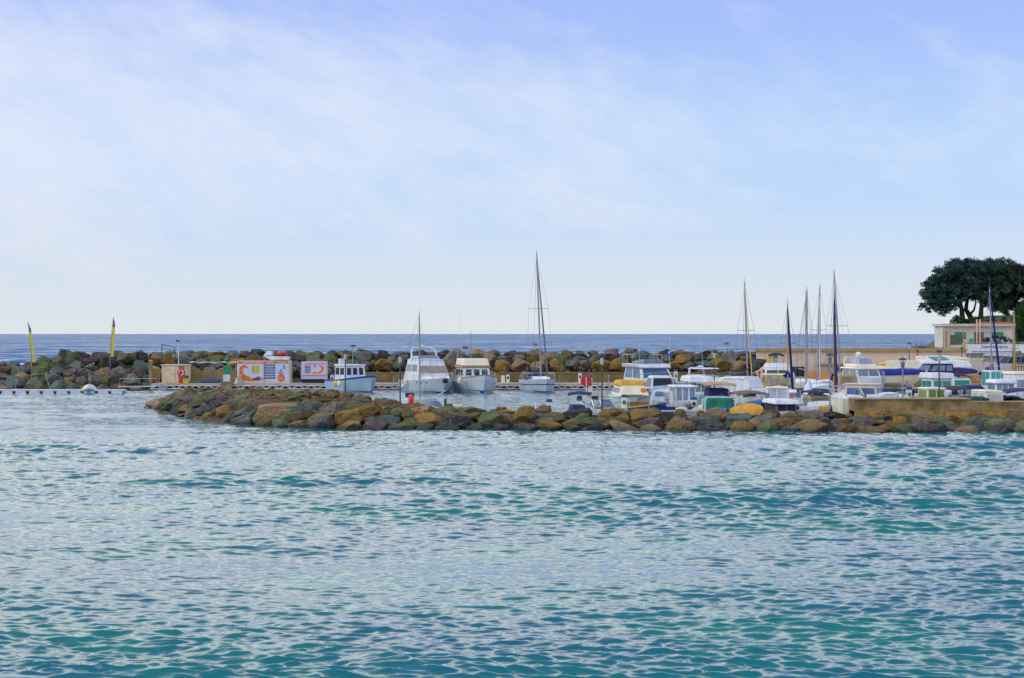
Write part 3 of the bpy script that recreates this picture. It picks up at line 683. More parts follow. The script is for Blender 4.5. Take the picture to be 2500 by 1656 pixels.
def pine(base, trunk_pts, limbs, clumps, label, mat, seed):
    rs = random.Random(seed)
    e = empty('pine_tree', base, 0, label, 'tree', 'pines on the hill')
    B = Vector(base); t = MB(); pts = [Vector(p) - B for p in trunk_pts]
    t.tube(pts, [.36 - .22 * i / (len(pts) - 1) for i in range(len(pts))], 8); t.build('trunk', BARK, e, smooth=True)
    for l in limbs:
        q = [Vector(p) - B for p in l]; m = MB(); m.tube(q, [.17 - .12 * i / (len(q) - 1) for i in range(len(q))], 6); m.build('limb', BARK, e, smooth=True)
    cs = []
    for c, r in clumps:
        c = Vector(c) - B
        for _ in range(5):
            cs.append((c + Vector((rs.gauss(0, .42), rs.gauss(0, .5), rs.gauss(0, .28))) * r, r * rs.uniform(.36, .62)))
    leaves(MB(), cs, 560, .165, rs, .7).build('crown', mat, e, fix=False)
    return e
DT = 226.0
def T(px, py, dd=0): return P(px, py, DT + dd)
def clump_set(spec): return [(T(px, py, dd), r) for px, py, dd, r in spec]
rs = random.Random(5)
def canopy(x0, x1, top, bot, n, seed, rmin=.8, rmax=1.25, holes=()):
    q = random.Random(seed); out = []
    while len(out) < n:
        px = q.uniform(x0, x1); u_ = (px - x0) / (x1 - x0); yt = top(px); yb = bot(px); py = q.uniform(yt + 9, yb)
        if any(abs(px - a) < b and abs(py - c) < d for a, b, c, d in holes): continue
        out.append((px, py, q.uniform(-2.6, 2.6), q.uniform(rmin, rmax) * (0.8 if py > yb - 18 else 1)))
    return clump_set(out)
topA = lambda x: np.interp(x, [2262, 2275, 2290, 2310, 2345, 2400, 2460, 2500, 2580], [720, 690, 655, 645, 635, 633, 640, 645, 650])
botA = lambda x: np.interp(x, [2262, 2290, 2320, 2345, 2370, 2420, 2440, 2480, 2580], [737, 757, 752, 730, 724, 742, 751, 755, 746])
pine(T(2350, 786), [T(2350, 786), T(2349, 768), T(2347, 750), T(2342, 732), T(2338, 700)],
     [[T(2347, 752), T(2335, 744), T(2322, 735), T(2305, 728)], [T(2343, 735), T(2355, 715), T(2360, 690)], [T(2345, 745), T(2320, 748), T(2290, 748), T(2262, 752)], [T(2342, 728), T(2318, 705), T(2300, 690)]],
     canopy(2272, 2362, topA, botA, 84, 1) + clump_set([(2256, 745, 0, .55), (2262, 755, 0, .42), (2250, 750, .3, .4), (2272, 722, 0, .55), (2266, 724, .4, .4), (2280, 740, 0, .6), (2270, 762, 0, .32), (2296, 752, 0, .6), (2284, 750, .4, .5)]),
     'dark umbrella pine with a low branch stretching over the sea', PINE, 21)
pine(T(2372, 786, 1), [T(2374, 786, 1), T(2368, 772, 1), T(2358, 756, 1), T(2360, 742, 1), T(2364, 722, 1), T(2362, 690, 1)],
     [[T(2366, 770, 1), T(2378, 757, 1), T(2382, 740, 1), T(2380, 715, 1)], [T(2363, 735, 1), T(2352, 716, 1), T(2350, 700, 1)]],
     canopy(2335, 2405, topA, botA, 52, 2), 'dark umbrella pine whose trunk forks low behind the house roof', PINE, 22)
pine(T(2396, 786, -1), [T(2394, 786, -1), T(2395, 765, -1), T(2397, 735, -1), T(2400, 700, -1)],
     [[T(2397, 740, -1), T(2412, 722, -1), T(2424, 700, -1)], [T(2396, 750, -1), T(2425, 742, -1), T(2450, 752, -1), T(2462, 764, -1)], [T(2398, 730, -1), T(2388, 708, -1), T(2384, 690, -1)]],
     canopy(2378, 2448, topA, botA, 62, 3) + clump_set([(2440, 752, -1, .6), (2452, 760, -1, .5), (2425, 742, -1, .5), (2462, 768, -1, .36)]), 'dark umbrella pine with a straight trunk behind the tiled roof', PINE, 23)
pine(T(2482, 786, 2), [T(2484, 790, 2), T(2480, 760, 2), T(2478, 730, 2), T(2482, 690, 2)],
     [[T(2479, 740, 2), T(2462, 722, 2), T(2452, 700, 2)], [T(2479, 735, 2), T(2500, 715, 2), T(2515, 700, 2)], [T(2480, 752, 2), T(2505, 740, 2), T(2530, 730, 2)]],
     canopy(2440, 2570, topA, botA, 92, 4, holes=((2490, 16, 728, 12),)), 'broad dark pine beside the tall green bush', PINE2, 24)
def bush(px0, px1, py0, py1, D, label, mat=LEAF, n=24, name='bush', cat='bush', size=.16, per=420, seed=1, group=None):
    q = random.Random(seed); c = P((px0 + px1) / 2, py1, D); e = empty(name, c, 0, label, cat, group); cs = []
    wid = (px1 - px0) * D / F; hei = (py1 - py0) * D / F
    for _ in range(n):
        u_ = q.uniform(-.5, .5); h_ = q.random(); cs.append(((u_ * wid * (1 - .25 * h_), q.uniform(-.5, .5), h_ * hei * (1 - 1.1 * u_ * u_)), min(wid, hei) * q.uniform(.22, .36)))
    MB().tube([(0, 0, -.2), (0.05, 0, hei * .6)], [.08, .03], 6).build('stem', BARK, e)
    leaves(MB(), cs, per, size, q, .8).build('foliage', mat, e, fix=False); return e
HB = M('hill_bush_leaves', (0.04, 0.085, 0.025), .7, .5, 1.2, spec=.3)
bush(2322, 2352, 772, 792, 217.5, 'rounded green bush at the left end of the house roof', HB, 26, seed=2)
bush(2350, 2400, 776, 792, 217.5, 'low green bush under the forked pine', HB, 30, seed=3)
bush(2398, 2466, 775, 790, 217.5, 'long low bush above the red tiled roof', HB, 34, seed=4)
bush(2476, 2540, 752, 846, 214, 'tall bright green bush beside the white house', LEAF, 70, seed=5, per=300)
bush(2398, 2474, 822, 838, 209, 'clipped dark hedge along the terrace in front of the house', M('dark_hedge', (.012, .045, .03), .8, .5, 1.2), 40, 'hedge', 'hedge', seed=6)
fs = empty('mesh_fence', (XP(2333, 207), 207.0, 4.0), 0, 'green mesh fence with yellow posts before the white house', 'fence')
FX = lambda px: XP(px, 207) - fs.location.x
MB().box(((FX(2318) + FX(2350)) / 2, 0, .85), (FX(2350) - FX(2318), .05, ZP(825, 207) - 4.0)).build('green_mesh', M('green_windbreak', (.09, .12, .09), .9, .3, 5), fs)
for px in (2303, 2319, 2351): MB().box((FX(px), -.05, 1.0), (.1, .1, 2.0)).build('post', PINKD, fs)
sb = empty('bare_shrub', (XP(2247, 203), 203.5, 3.6), 0, 'bare reddish shrub rising behind the pink boatyard wall', 'shrub')
q = random.Random(9); m = MB()
for _ in range(90):
    a = q.uniform(-1.3, 1.3); l = q.uniform(.6, 1.5); p0 = Vector((q.uniform(-.5, .5), q.uniform(-.3, .3), .0)); p1 = p0 + Vector((math.sin(a) * l, q.uniform(-.4, .4), math.cos(a) * l * .95)); m.tube([p0, p0.lerp(p1, .5) + Vector((0, 0, .08)), p1], [.018, .013, .006], 4)
m.build('twig_mass', M('reddish_twigs', (.16, .10, .10), .9, .3, 3), sb, fix=False)
# ---------------------------------------------------------------- boats
def W(d, D): return d * D / F
class Boat:
    """bow points towards the camera (-y) at heading 0; positive heading turns the bow to the east"""
    def __init__(s, name, label, cat, px, D, head, L, B, fs, fb, hull=None, deck=None, stripe=None, keel=None, z=0.0, group=None, fullness=2.3, rake=0.7, strake=None, sub=0.35):
        s.L, s.B, s.fs, s.fb, s.rake, s.ful, s.dr = L, B, fs, fb, rake, fullness, sub
        s.root = empty(name, (XP(px, D), D, z), R(head), label, cat, group); s.hullm = hull or WHITE
        n = 16; rings = []
        for i in range(n + 1):
            t = i / n; zs = s.sheer(t); hs = [-sub, -sub * .6, 0.0, zs * .35, zs * .7, zs]
            ring = [(-s.hw(t, z_), s.y(t, z_), z_) for z_ in hs[::-1]] + [(s.hw(t, z_), s.y(t, z_), z_) for z_ in hs]
            rings.append(ring)
        m = MB().loft(rings, closed=False, caps=False); k = len(rings[0])
        m.f.append(tuple(range(k)))
        s.hull = m.build('hull', s.hullm, s.root, smooth=True)
        d = MB(); dr = []
        for i in range(n + 1):
            t = i / n; zs = s.sheer(t) - .05; h_ = s.hw(t, s.sheer(t)) - .03
            dr.append([(-h_, s.y(t, zs), zs), (0, s.y(t, zs), zs + .05 * s.B / 3), (h_, s.y(t, zs), zs)])
        d.loft(dr, closed=False, caps=False).build('deck', deck or WHITE, s.root)
        if stripe: s.band('boot_stripe', -.06, .10, stripe)
        if keel: s.band('bottom_paint', -sub * .9, .22, keel)
        if strake: s.gunwale(strake)
    def sheer(s, t): return s.fs + (s.fb - s.fs) * t ** 2.2
    def plan(s, t):
        f = .90 + .10 * min(1, t / .4) if t < .45 else max(0.0, 1 - ((t - .45) / .55) ** s.ful)
        return max(.015, f * s.B / 2)
    def hw(s, t, z):
        b = s.plan(t); zs = s.sheer(t); k = .93 - .42 * max(0, (t - .35) / .65) ** 1.6
        if z < 0: return max(.01, b * k * max(.08, (z + s.dr) / s.dr) ** .55)
        return max(.012, b * (k + (1 - k) * min(1.05, z / zs) ** .8))
    def y(s, t, z):
        yy = s.L / 2 - t * s.L
        return yy + s.rake * t ** 4 * (1 - z / s.sheer(t)) + (.12 * (1 - t) ** 6) * (z - .3)
    def yt(s, t): return s.L / 2 - t * s.L
    def band(s, name, z0, z1, mat):
        rings = []
        for i in range(17):
            t = i / 16; o = .012
            rings.append([(-s.hw(t, z1) - o, s.y(t, z1) - (o if t > .9 else 0), z1), (-s.hw(t, z0) - o, s.y(t, z0) - (o if t > .9 else 0), z0)])
        pts = [r for r in rings] + [[(-x, y, z) for x, y, z in r] for r in rings[::-1]]
        return MB().loft(pts, closed=False, caps=False).build(name, mat, s.root)
    def gunwale(s, mat, r=.05, name='gunwale'):
        pts = [(-s.hw(i / 20, s.sheer(i / 20)), s.y(i / 20, s.sheer(i / 20)), s.sheer(i / 20) - .02) for i in range(21)]
        return MB().tube(pts + [(-x, y, z) for x, y, z in pts[::-1]], r, 6).build(name, mat, s.root)
    def upper_band(s, z0, z1, mat, name='topside_band'):
        rings = []
        for i in range(17):
            t = i / 16; zs = s.sheer(t); a, b = zs * z0, zs * z1
            rings.append([(-s.hw(t, b) - .015, s.y(t, b) - (.012 if t > .9 else 0), b), (-s.hw(t, a) - .015, s.y(t, a) - (.012 if t > .9 else 0), a)])
        pts = rings + [[(-x, y, z) for x, y, z in r] for r in rings[::-1]]
        return MB().loft(pts, closed=False, caps=False).build(name, mat, s.root)
    def part(s, mb, name, mat, smooth=False, bevel=0.0, parent=None):
        return mb.build(name, mat, parent or s.root, smooth=smooth, bevel=bevel)
    def cabin(s, t0, t1, w, z0, h, fr=0.3, br=0.0, side=.08, mat=None, wf=0, ws=0, wb=0, v0=.35, v1=.85, glass=None, roof=None, bevel=.05, name='cabin', frame=.06, wt=None):
        """cabin from t0 (aft) to t1 (forward); fr / br rake of the front / back face, wf ws wb panes in front, sides, back"""
        yb, yf = s.yt(t0), s.yt(t1); a = w / 2; b = (wt or w - 2 * side) / 2
        B_ = [(-a, yf, z0), (a, yf, z0), (a, yb, z0), (-a, yb, z0)]; T_ = [(-b, yf + fr, z0 + h), (b, yf + fr, z0 + h), (b, yb - br, z0 + h), (-b, yb - br, z0 + h)]
        c = s.part(MB().hexa(B_, T_), name, mat or WHITE, bevel=bevel)
        faces = {'f': (B_[0], B_[1], T_[1], T_[0]), 's': (B_[1], B_[2], T_[2], T_[1]), 'p': (B_[3], B_[0], T_[0], T_[3]), 'b': (B_[2], B_[3], T_[3], T_[2])}
        for key, nn in (('f', wf), ('s', ws), ('p', ws), ('b', wb)):
            for i in range(nn):
                u0 = .05 + .9 * i / nn + frame / 2; u1 = .05 + .9 * (i + 1) / nn - frame / 2
                MB_ = panel(MB(), faces[key], u0, u1, v0, v1, .018); s.part(MB_, 'window', glass or GLASS, parent=c)
        if roof:
            ov, th, rm = roof; xr = b + ov
            s.part(MB().frus(-xr, xr, yf + fr - ov, yb - br + ov, z0 + h + .002, -xr + .08, xr - .08, yf + fr - ov + .12, yb - br + ov - .08, z0 + h + th), 'roof', rm, bevel=.04, parent=c)
        return c
    def trunk(s, t0, t1, h, w0=.62, mat=None, name='coachroof', bevel=.06, ports=0):
        rings = []
        n = 8
        for i in range(n + 1):
            t = t0 + (t1 - t0) * i / n; hw_ = s.plan(t) * w0; z = s.sheer(t) - .06; hh = h * (1 - .75 * max(0, (i / n - .45) / .55) ** 1.5)
            rings.append([(-hw_, s.yt(t), z), (-hw_ * .9, s.yt(t), z + hh * .85), (-hw_ * .45, s.yt(t), z + hh), (hw_ * .45, s.yt(t), z + hh), (hw_ * .9, s.yt(t), z + hh * .85), (hw_, s.yt(t), z)])
        c = s.part(MB().loft(rings, closed=False, caps=True), name, mat or WHITE, smooth=True)
        for i in range(ports):
            t = t0 + (t1 - t0) * (.12 + .5 * i / max(1, ports)); hw_ = s.plan(t) * w0 * .97; z = s.sheer(t) + h * .42
            for sg_ in (-1, 1): s.part(MB().box((sg_ * hw_, s.yt(t), z), (.05, .42, .15)), 'window', GLASS, parent=c)
        return c
    def cover(s, t0, t1, h, mat, over=.04, drop=.25, name='boat_cover', sag=.0, peak=.5):
        rings = []; n = 10
        for i in range(n + 1):
            u = i / n; t = t0 + (t1 - t0) * u; hw_ = s.plan(t) + over; z = s.sheer(t); hh = h * (math.sin(math.pi * (u * .86 + .07)) ** .6 if peak == .5 else (1 - u * .8))
            hh *= 1 + .06 * math.sin(i * 2.3)
            rings.append([(-hw_, s.yt(t), z - drop), (-hw_ * .97, s.yt(t), z + .03), (-hw_ * .6, s.yt(t), z + hh * .7), (0, s.yt(t), z + hh), (hw_ * .6, s.yt(t), z + hh * .7), (hw_ * .97, s.yt(t), z + .03), (hw_, s.yt(t), z - drop)])
        return s.part(MB().loft(rings, closed=False, caps=True), name, mat, smooth=True)
    def bimini(s, t0, t1, w, z, mat, arch=.16, frame=True, z0=None, name='bimini'):
        n = 8; top = []
        y0, y1 = s.yt(t0), s.yt(t1); rings = []
        for j in range(7):
            v_ = j / 6; yy = y0 + (y1 - y0) * v_; dz = -.14 * (2 * v_ - 1) ** 4
            rings.append([(w * (i / n - .5), yy, z + dz + arch * (1 - (2 * i / n - 1) ** 2)) for i in range(n + 1)] + [(w * (.5 - i / n), yy, z + dz - .05 + arch * (1 - (2 * i / n - 1) ** 2)) for i in range(n + 1)])
        b = s.part(MB().loft(rings, closed=True, caps=True), name, mat, smooth=True)
        if frame:
            m = MB(); zz = z0 if z0 is not None else s.sheer(t0)
            for yy, k in ((y0, .25), (y1, -.25)):
                for sg_ in (-1, 1): m.tube([(sg_ * w / 2, yy, z), (sg_ * w * .5, (y0 + y1) / 2 - (yy - (y0 + y1) / 2) * .1, zz)], .018, 5)
            m.tube([(-w / 2, y0, z - .02), (w / 2, y0, z - .02)], .015, 5); m.tube([(0, y0, z + .02), (0, y1, z + .02)], .015, 5)
        s.part(m, 'bimini_frame', STEEL, parent=b)
        return b
    def arch(s, t, w, z0, h, mat=None, r=.07, lean=.35, top=.78):
        yy = s.yt(t); k = w / 2
        return s.part(MB().tube([(-k, yy, z0), (-k * .93, yy + lean * .6, z0 + h * .65), (-k * .82, yy + lean, z0 + h * .96), (-k * top * .8, yy + lean * 1.05, z0 + h), (k * top * .8, yy + lean * 1.05, z0 + h), (k * .82, yy + lean, z0 + h * .96), (k * .93, yy + lean * .6, z0 + h * .65), (k, yy, z0)], r, 7), 'radar_arch', mat or WHITE, smooth=True)
    def rails(s, t0, h=.5, step=5, name='bow_rail', mat=None):
        m = MB(); pts = []
        for i in range(step * 2 + 1):
            t = t0 + (.985 - t0) * i / (step * 2); q = (-(s.hw(t, s.sheer(t)) - .06), s.yt(t) + .05, s.sheer(t) + h * min(1, .35 + i / 3)); pts.append(q)
        m.tube(pts + [(-x, y_, z_) for x, y_, z_ in pts[::-1]], .02, 5)
        for q in pts[::2]:
            for sg_ in (-1, 1): m.tube([(sg_ * q[0], q[1], q[2]), (sg_ * q[0], q[1], q[2] - h)], .014, 4)
        return s.part(m, name, mat or STEEL)
    def windscreen(s, t, w, z0, h, rake=.35, wrap=.8, mat=None, top=.8):
        yf = s.yt(t); a = w / 2; m = MB(); th = .025
        pl = [(-a, yf + wrap), (-a * .72, yf + .12), (a * .72, yf + .12), (a, yf + wrap)]
        for (x0, y0), (x1, y1) in zip(pl[:-1], pl[1:]):
            m.hexa([(x0, y0, z0), (x1, y1, z0), (x1, y1 + th, z0), (x0, y0 + th, z0)], [(x0 * top, y0 + rake, z0 + h), (x1 * top, y1 + rake, z0 + h), (x1 * top, y1 + rake + th, z0 + h), (x0 * top, y0 + rake + th, z0 + h)])
        w_ = s.part(m, 'windscreen', mat or GGLASS)
        f = MB(); f.tube([(x * top, y_ + rake, z0 + h) for x, y_ in pl], .022, 5)
        for x, y_ in pl: f.tube([(x, y_, z0), (x * top, y_ + rake, z0 + h)], .02, 5)
        s.part(f, 'windscreen_frame', STEEL, parent=w_); return w_
    def mast(s, t, h, mat, r=.07, z0=None, lean=(0, 0), spread=(), boom=0, boommat=None, jib=None, jr=.05, stays=True, bz=1.1, nstep=1):
        z0 = z0 if z0 is not None else s.sheer(t); b = Vector((0, s.yt(t), z0)); tp = b + Vector((lean[0], lean[1], h))
        m = s.part(MB().tube([b, b.lerp(tp, .6), tp], [r, r, r * .7], 8), 'mast', mat, smooth=True)
        s.part(MB().tube([tp, tp + Vector((0, 0, .45))], .012, 4).tube([tp + Vector((-.14, 0, .08)), tp + Vector((.14, 0, .10))], .012, 4), 'masthead_aerial', WIRE, parent=m)
        tips = []
        for f_, wd in spread:
            p = b.lerp(tp, f_); s.part(MB().tube([p + Vector((-wd, .1, .05)), p, p + Vector((wd, .1, .05))], .022, 5), 'spreader', mat, parent=m); tips.append((p, wd))
        if stays:
            tt = 1.0; bow = Vector((0, s.y(.99, s.sheer(1)), s.sheer(1))); st = Vector((0, s.yt(0), s.sheer(0)))
            hd = b.lerp(tp, .97)
            if jib: s.part(MB().tube([bow + Vector((0, 0, .25)), bow.lerp(hd, .12), bow.lerp(hd, .8), hd], [jr * .9, jr * 1.5, jr, jr * .4], 7), 'furled_jib', jib, smooth=True)
            else: s.part(MB().tube([bow, hd], .011, 4), 'forestay', WIRE)
            s.part(MB().tube([st, tp], .011, 4), 'backstay', WIRE)
            for sg_ in (-1, 1):
                q = [Vector((sg_ * (s.plan(t) - .05), s.yt(t) + .15, s.sheer(t)))]
                for p, wd in tips: q.append(p + Vector((sg_ * wd, .1, .05)))
                q.append(hd); s.part(MB().tube(q, .010, 4), 'shroud', WIRE)
        if boom:
            a = b + Vector((0, .1, bz)); c = a + Vector((0, boom, .12))
            bo = s.part(MB().tube([a, c], .05, 6), 'boom', mat)
            if boommat: s.part(MB().tube([a + Vector((0, -.06, .55)), a + Vector((0, .15, .22)), a.lerp(c, .4) + Vector((0, 0, .15)), c + Vector((0, 0, .08))], [.12, .24, .19, .10], 8), 'sail_cover', boommat, smooth=True, parent=bo)
        return m
    def aerial(s, x, t, z, h, lean=0.0, name='whip_aerial', r=.014): return s.part(MB().tube([(x, s.yt(t), z), (x + lean, s.yt(t) + .1, z + h)], [r, r * .5], 5), name, WHITE)
    def outboard(s, x=0.0, mat=None, sc=1.0):
        y0 = s.L / 2 + .12; z = s.sheer(0)
        o = s.part(MB().frus(x - .15 * sc, x + .15 * sc, y0 - .2 * sc, y0 + .26 * sc, z, x - .12 * sc, x + .12 * sc, y0 - .14 * sc, y0 + .2 * sc, z + .42 * sc), 'outboard_motor', mat or BLACK, bevel=.05)
        s.part(MB().frus(x - .06, x + .06, y0 - .06, y0 + .14, z - .6, x - .08, x + .08, y0 - .08, y0 + .14, z), 'motor_leg', ALU, parent=o); return o
    def portholes(s, ts, z, r=.11, mat=None):
        for t in ts:
            for sg_ in (-1, 1):
                x = sg_ * (s.hw(t, z) + .005); s.part(MB().ico((x, s.y(t, z), z), (.04, r * 1.7, r), 2), 'porthole', mat or GLASS, smooth=True)
    def seat(s, t, z, w=.5, mat=None):
        y = s.yt(t); return s.part(MB().box((0, y, z + .22), (w, .45, .44)).box((0, y + .24, z + .55), (w, .1, .5)), 'helm_seat', mat or WHITE, bevel=.04)
    def console(s, t, z, w=.7, h=.75, mat=None):
        y = s.yt(t); c = s.part(MB().frus(-w / 2, w / 2, y - .3, y + .3, z, -w / 2 + .08, w / 2 - .08, y - .12, y + .25, z + h), 'console', mat or WHITE, bevel=.05)
        s.part(MB().hexa([(-w / 2 + .1, y - .14, z + h), (w / 2 - .1, y - .14, z + h), (w / 2 - .1, y - .11, z + h), (-w / 2 + .1, y - .11, z + h)], [(-w / 2 + .16, y + .02, z + h + .32), (w / 2 - .16, y + .02, z + h + .32), (w / 2 - .16, y + .05, z + h + .32), (-w / 2 + .16, y + .05, z + h + .32)]), 'console_screen', GGLASS, parent=c); return c

MO = 'boats in the marina'
def B_(*a, **k):
    k.setdefault('group', MO); a = list(a)
    if a[4] < 178 and abs(a[5]) <= 35: a[5] *= .5
    return Boat(*a, **k)

# ---- the row along the long jetty
b = B_('fishing_boat', 'pale blue wooden fishing boat with white wheelhouse and bright blue gunwale', 'boat', 868, 183, 30, 7.6, 3.3, 1.05, 1.6, hull=BLUEW, deck=BLUEW, keel=None, stripe=REDBOT, strake=BLUE, fullness=2.6, rake=.5)
b.upper_band(.90, 1.0, BLUE)
c = b.cabin(.18, .50, 2.25, .95, 1.5, fr=.16, side=.10, wf=3, ws=2, v0=.42, v1=.86, roof=(.14, .12, WHITE), frame=.10)
b.mast(.42, 1.75, ALU, .05, z0=2.57, stays=False); b.part(MB().tube([(-1.05, b.yt(.42), 3.42), (1.05, b.yt(.42), 3.42)], .025, 5), 'crosstree', STEEL)
b.part(MB().frus(-.28, .28, b.yt(.42) - .2, b.yt(.42) + .2, 4.3, -.2, .2, b.yt(.42) - .15, b.yt(.42) + .15, 4.43), 'radar_scanner', BLACK)
b.part(MB().box((-.75, b.yt(.3), 2.84), (.55, .5, .52)), 'liferaft_box', WHITE, bevel=.05)
b.aerial(.9, .3, 2.55, .4)

b = B_('motor_cruiser', 'white motor cruiser with tall radar arch and beige mesh screen', 'boat', 1052, 182, 20, 10.0, 3.85, 1.05, 1.4, hull=GREYW, stripe=NAVY, fullness=2.5, rake=1.2)
b.trunk(.40, .90, .50, .74)
b.cabin(.14, .62, 3.35, 1.05, 1.95, fr=1.15, br=.1, side=.42, wf=0, ws=2, v0=.45, v1=.78, glass=GGLASS, roof=(.05, .07, WHITE), bevel=.08)
yf = b.yt(.62)
b.part(panel(MB(), [(-1.67, yf, 1.05), (1.67, yf, 1.05), (1.25, yf + 1.15, 3.0), (-1.25, yf + 1.15, 3.0)], .03, .97, .38, .72, .03), 'mesh_screen', MESHW)
b.cabin(.18, .44, 2.3, 3.08, .30, fr=.3, side=.1, mat=BLUEW, name='flybridge', glass=GGLASS, wf=1, v0=.4, v1=.98, frame=.02)
b.arch(.30, 2.6, 2.95, 1.2, WHITE, .085, .5); b.part(MB().lathe([(.05, 0), (.2, .05), (.2, .18), (.06, .26)], (0, b.yt(.30) + .52, 4.18)), 'radar_dome', WHITE, smooth=True)
b.part(MB().tube([(0, b.yt(.3) + .5, 4.3), (0, b.yt(.3) + .5, 4.95)], .03, 5), 'light_mast', ALU); b.rails(.42, .5); b.portholes((.62, .7, .78), .95, .08)
b.part(MB().box((0, b.y(1, 1.4) - .1, 1.25), (.28, .5, .22)), 'anchor_roller', STEEL)

b = B_('trawler', 'cream-topped white trawler with blue bottom stripe and signal mast', 'boat', 1158, 182, 14, 9.2, 3.75, 1.1, 1.7, hull=GREYW, deck=CREAM, keel=BLUE, fullness=2.9, rake=.6)
b.upper_band(.72, 1.0, WHITE); b.gunwale(WOOD, .045)
b.cabin(.22, .62, 2.65, 1.1, 1.22, fr=.12, side=.06, mat=WHITE, wf=3, ws=3, v0=.38, v1=.84, roof=(.16, .12, WOOD), frame=.09)
b.cabin(.24, .60, 2.65, 2.45, .70, fr=.32, side=.12, mat=CREAM, name='flybridge_cover', bevel=.12)
b.mast(.34, 2.4, ALU, .045, z0=3.1, stays=False)
b.part(MB().tube([(-.95, b.yt(.34), 4.35), (.75, b.yt(.34), 4.35)], .025, 5).tube([(-.95, b.yt(.34), 4.35), (-.95, b.yt(.34), 3.9)], .02, 5), 'yardarm', STEEL)
b.part(MB().box((-.8, b.yt(.34), 4.15), (.02, .05, .42)).box((-.62, b.yt(.34), 4.18), (.34, .02, .26)), 'signal_flag', RED)
b.part(MB().box((-.42, b.yt(.34), 4.18), (.2, .02, .26)), 'signal_flag', BLUE)
for x in (-1.25, 1.2): b.aerial(x, .5, 3.0, .95)
b.aerial(-1.3, .3, 3.0, 5.3, .5); b.rails(.55, .42)
b.part(MB().tube([(-1.5, b.yt(.16), 1.3), (-1.5, b.yt(.2), 2.5), (-.9, b.yt(.2), 2.5)], .03, 5).tube([(1.4, b.yt(.16), 1.3), (1.4, b.yt(.2), 2.5), (-.9, b.yt(.2), 2.5)], .03, 5), 'stern_davit', STEEL)

b = B_('sailing_yacht', 'white sloop with the tallest mast and navy sprayhood', 'sailboat', 1318, 183, 9, 8.8, 2.95, 1.05, 1.3, hull=GREYW, stripe=DKHULL, fullness=2.1, rake=1.0)
b.trunk(.32, .78, .40, .62, ports=3); b.mast(.58, 12.1, ALU, .085, lean=(-.30, .75), spread=((.56, .95),), boom=3.0, boommat=None, jib=DKHULL, jr=.06)
b.cover(.16, .34, .95, NAVY, -.35, 0.0, 'sprayhood'); b.rails(.05, .6, 7, 'lifeline'); b.upper_band(.55, .63, BLUE)
b.part(MB().tube([(-1.0, b.yt(.02), 1.1), (-1.0, b.yt(0), 1.75), (1.0, b.yt(0), 1.75), (1.0, b.yt(.02), 1.1)], .02, 5), 'pushpit', STEEL)

# ---- second row: large motor yachts beyond the inner jetty
b = B_('motor_yacht', 'large white flybridge yacht with dark hull side and wrapped tan cushions', 'boat', 1594, 164, 30, 9.0, 3.4, 1.4, 1.75, hull=DKHULL, fullness=2.4, rake=1.2)
b.upper_band(.86, 1.0, WHITE); b.trunk(.55, .92, .35, .7)
b.cabin(.10, .66, 3.0, 1.5, 1.1, fr=1.15, br=-.2, side=.28, wf=1, ws=2, v0=.2, v1=.92, glass=BGLASS, bevel=.08, frame=.05)
b.cabin(.06, .56, 2.9, 2.6, .32, fr=.35, side=-.10, name='flybridge', bevel=.06)
b.part(MB().ico((-.3, b.yt(.3), 3.02), (.95, .9, .24), 2), 'covered_cushions', TAN, smooth=True)
b.windscreen(.5, 2.5, 2.93, .34, .2, .9, GGLASS)
m = MB(); m.tube([(-1.4, b.yt(.06), 3.7), (-1.4, b.yt(.35), 3.74), (1.3, b.yt(.35), 3.7), (1.4, b.yt(.06), 3.7)], .025, 5)
for x, t in ((-1.4, .06), (-1.4, .2), (-1.4, .35), (1.3, .35), (1.4, .06), (1.4, .2)): m.tube([(x, b.yt(t), 2.9), (x, b.yt(t), 3.7)], .02, 5)
b.part(m, 'upper_rail', STEEL); b.aerial(-.6, .2, 2.9, 1.6, -.4); b.aerial(-.3, .2, 2.9, 1.65, .05); b.rails(.5, .55)
b = B_('motor_cruiser', 'blue-decked white cruiser with dark screen, bow rail and anchor', 'boat', 1619, 141, 16, 6.6, 2.25, 1.0, 1.35, hull=WHITE, deck=BLUEW, stripe=DKHULL, fullness=2.2, rake=1.1, strake=ALU)
b.trunk(.46, .88, .40, .78, WHITE); b.cabin(.40, .62, 1.85, 1.15, .5, fr=.25, side=.1, mat=BLUEW, name='foredeck_step', bevel=.08)
b.cabin(.18, .54, 1.95, 1.4, 1.0, fr=.75, br=.2, side=.26, mat=GREYW, wf=1, ws=1, v0=.18, v1=.82, frame=.03, bevel=.1); b.rails(.45, .5)
b.part(MB().tube([(0, b.y(1, 1.35) - .05, 1.0), (0, b.y(1, 1.35) - .12, 1.6)], .03, 5).tube([(-.3, b.y(1, 1.35) - .1, 1.5), (.3, b.y(1, 1.35) - .1, 1.5)], .03, 5), 'anchor', DKHULL)
b = B_('motor_cruiser', 'low white hardtop cruiser with long pointed bow beyond the pilothouse boat', 'boat', 1742, 165, 50, 8.5, 3.0, 1.25, 1.7, hull=WHITE, stripe=GREENT, fullness=2.2, rake=1.4, sub=.4)
b.band('lower_band', 0.02, .55, M('pale_green_hull', (.36, .56, .55), .35, .1, 2)); b.trunk(.42, .9, .45, .75)
b.cabin(.22, .60, 2.3, 1.25, .72, fr=1.2, side=.3, glass=WHITE, bevel=.1)
b.arch(.30, 2.4, 1.5, 1.05, WHITE, .09, .1, .9); b.part(MB().frus(-1.05, 1.05, b.yt(.5), b.yt(.26), 2.46, -.95, .95, b.yt(.47), b.yt(.27), 2.56), 'hardtop', WHITE, bevel=.05)
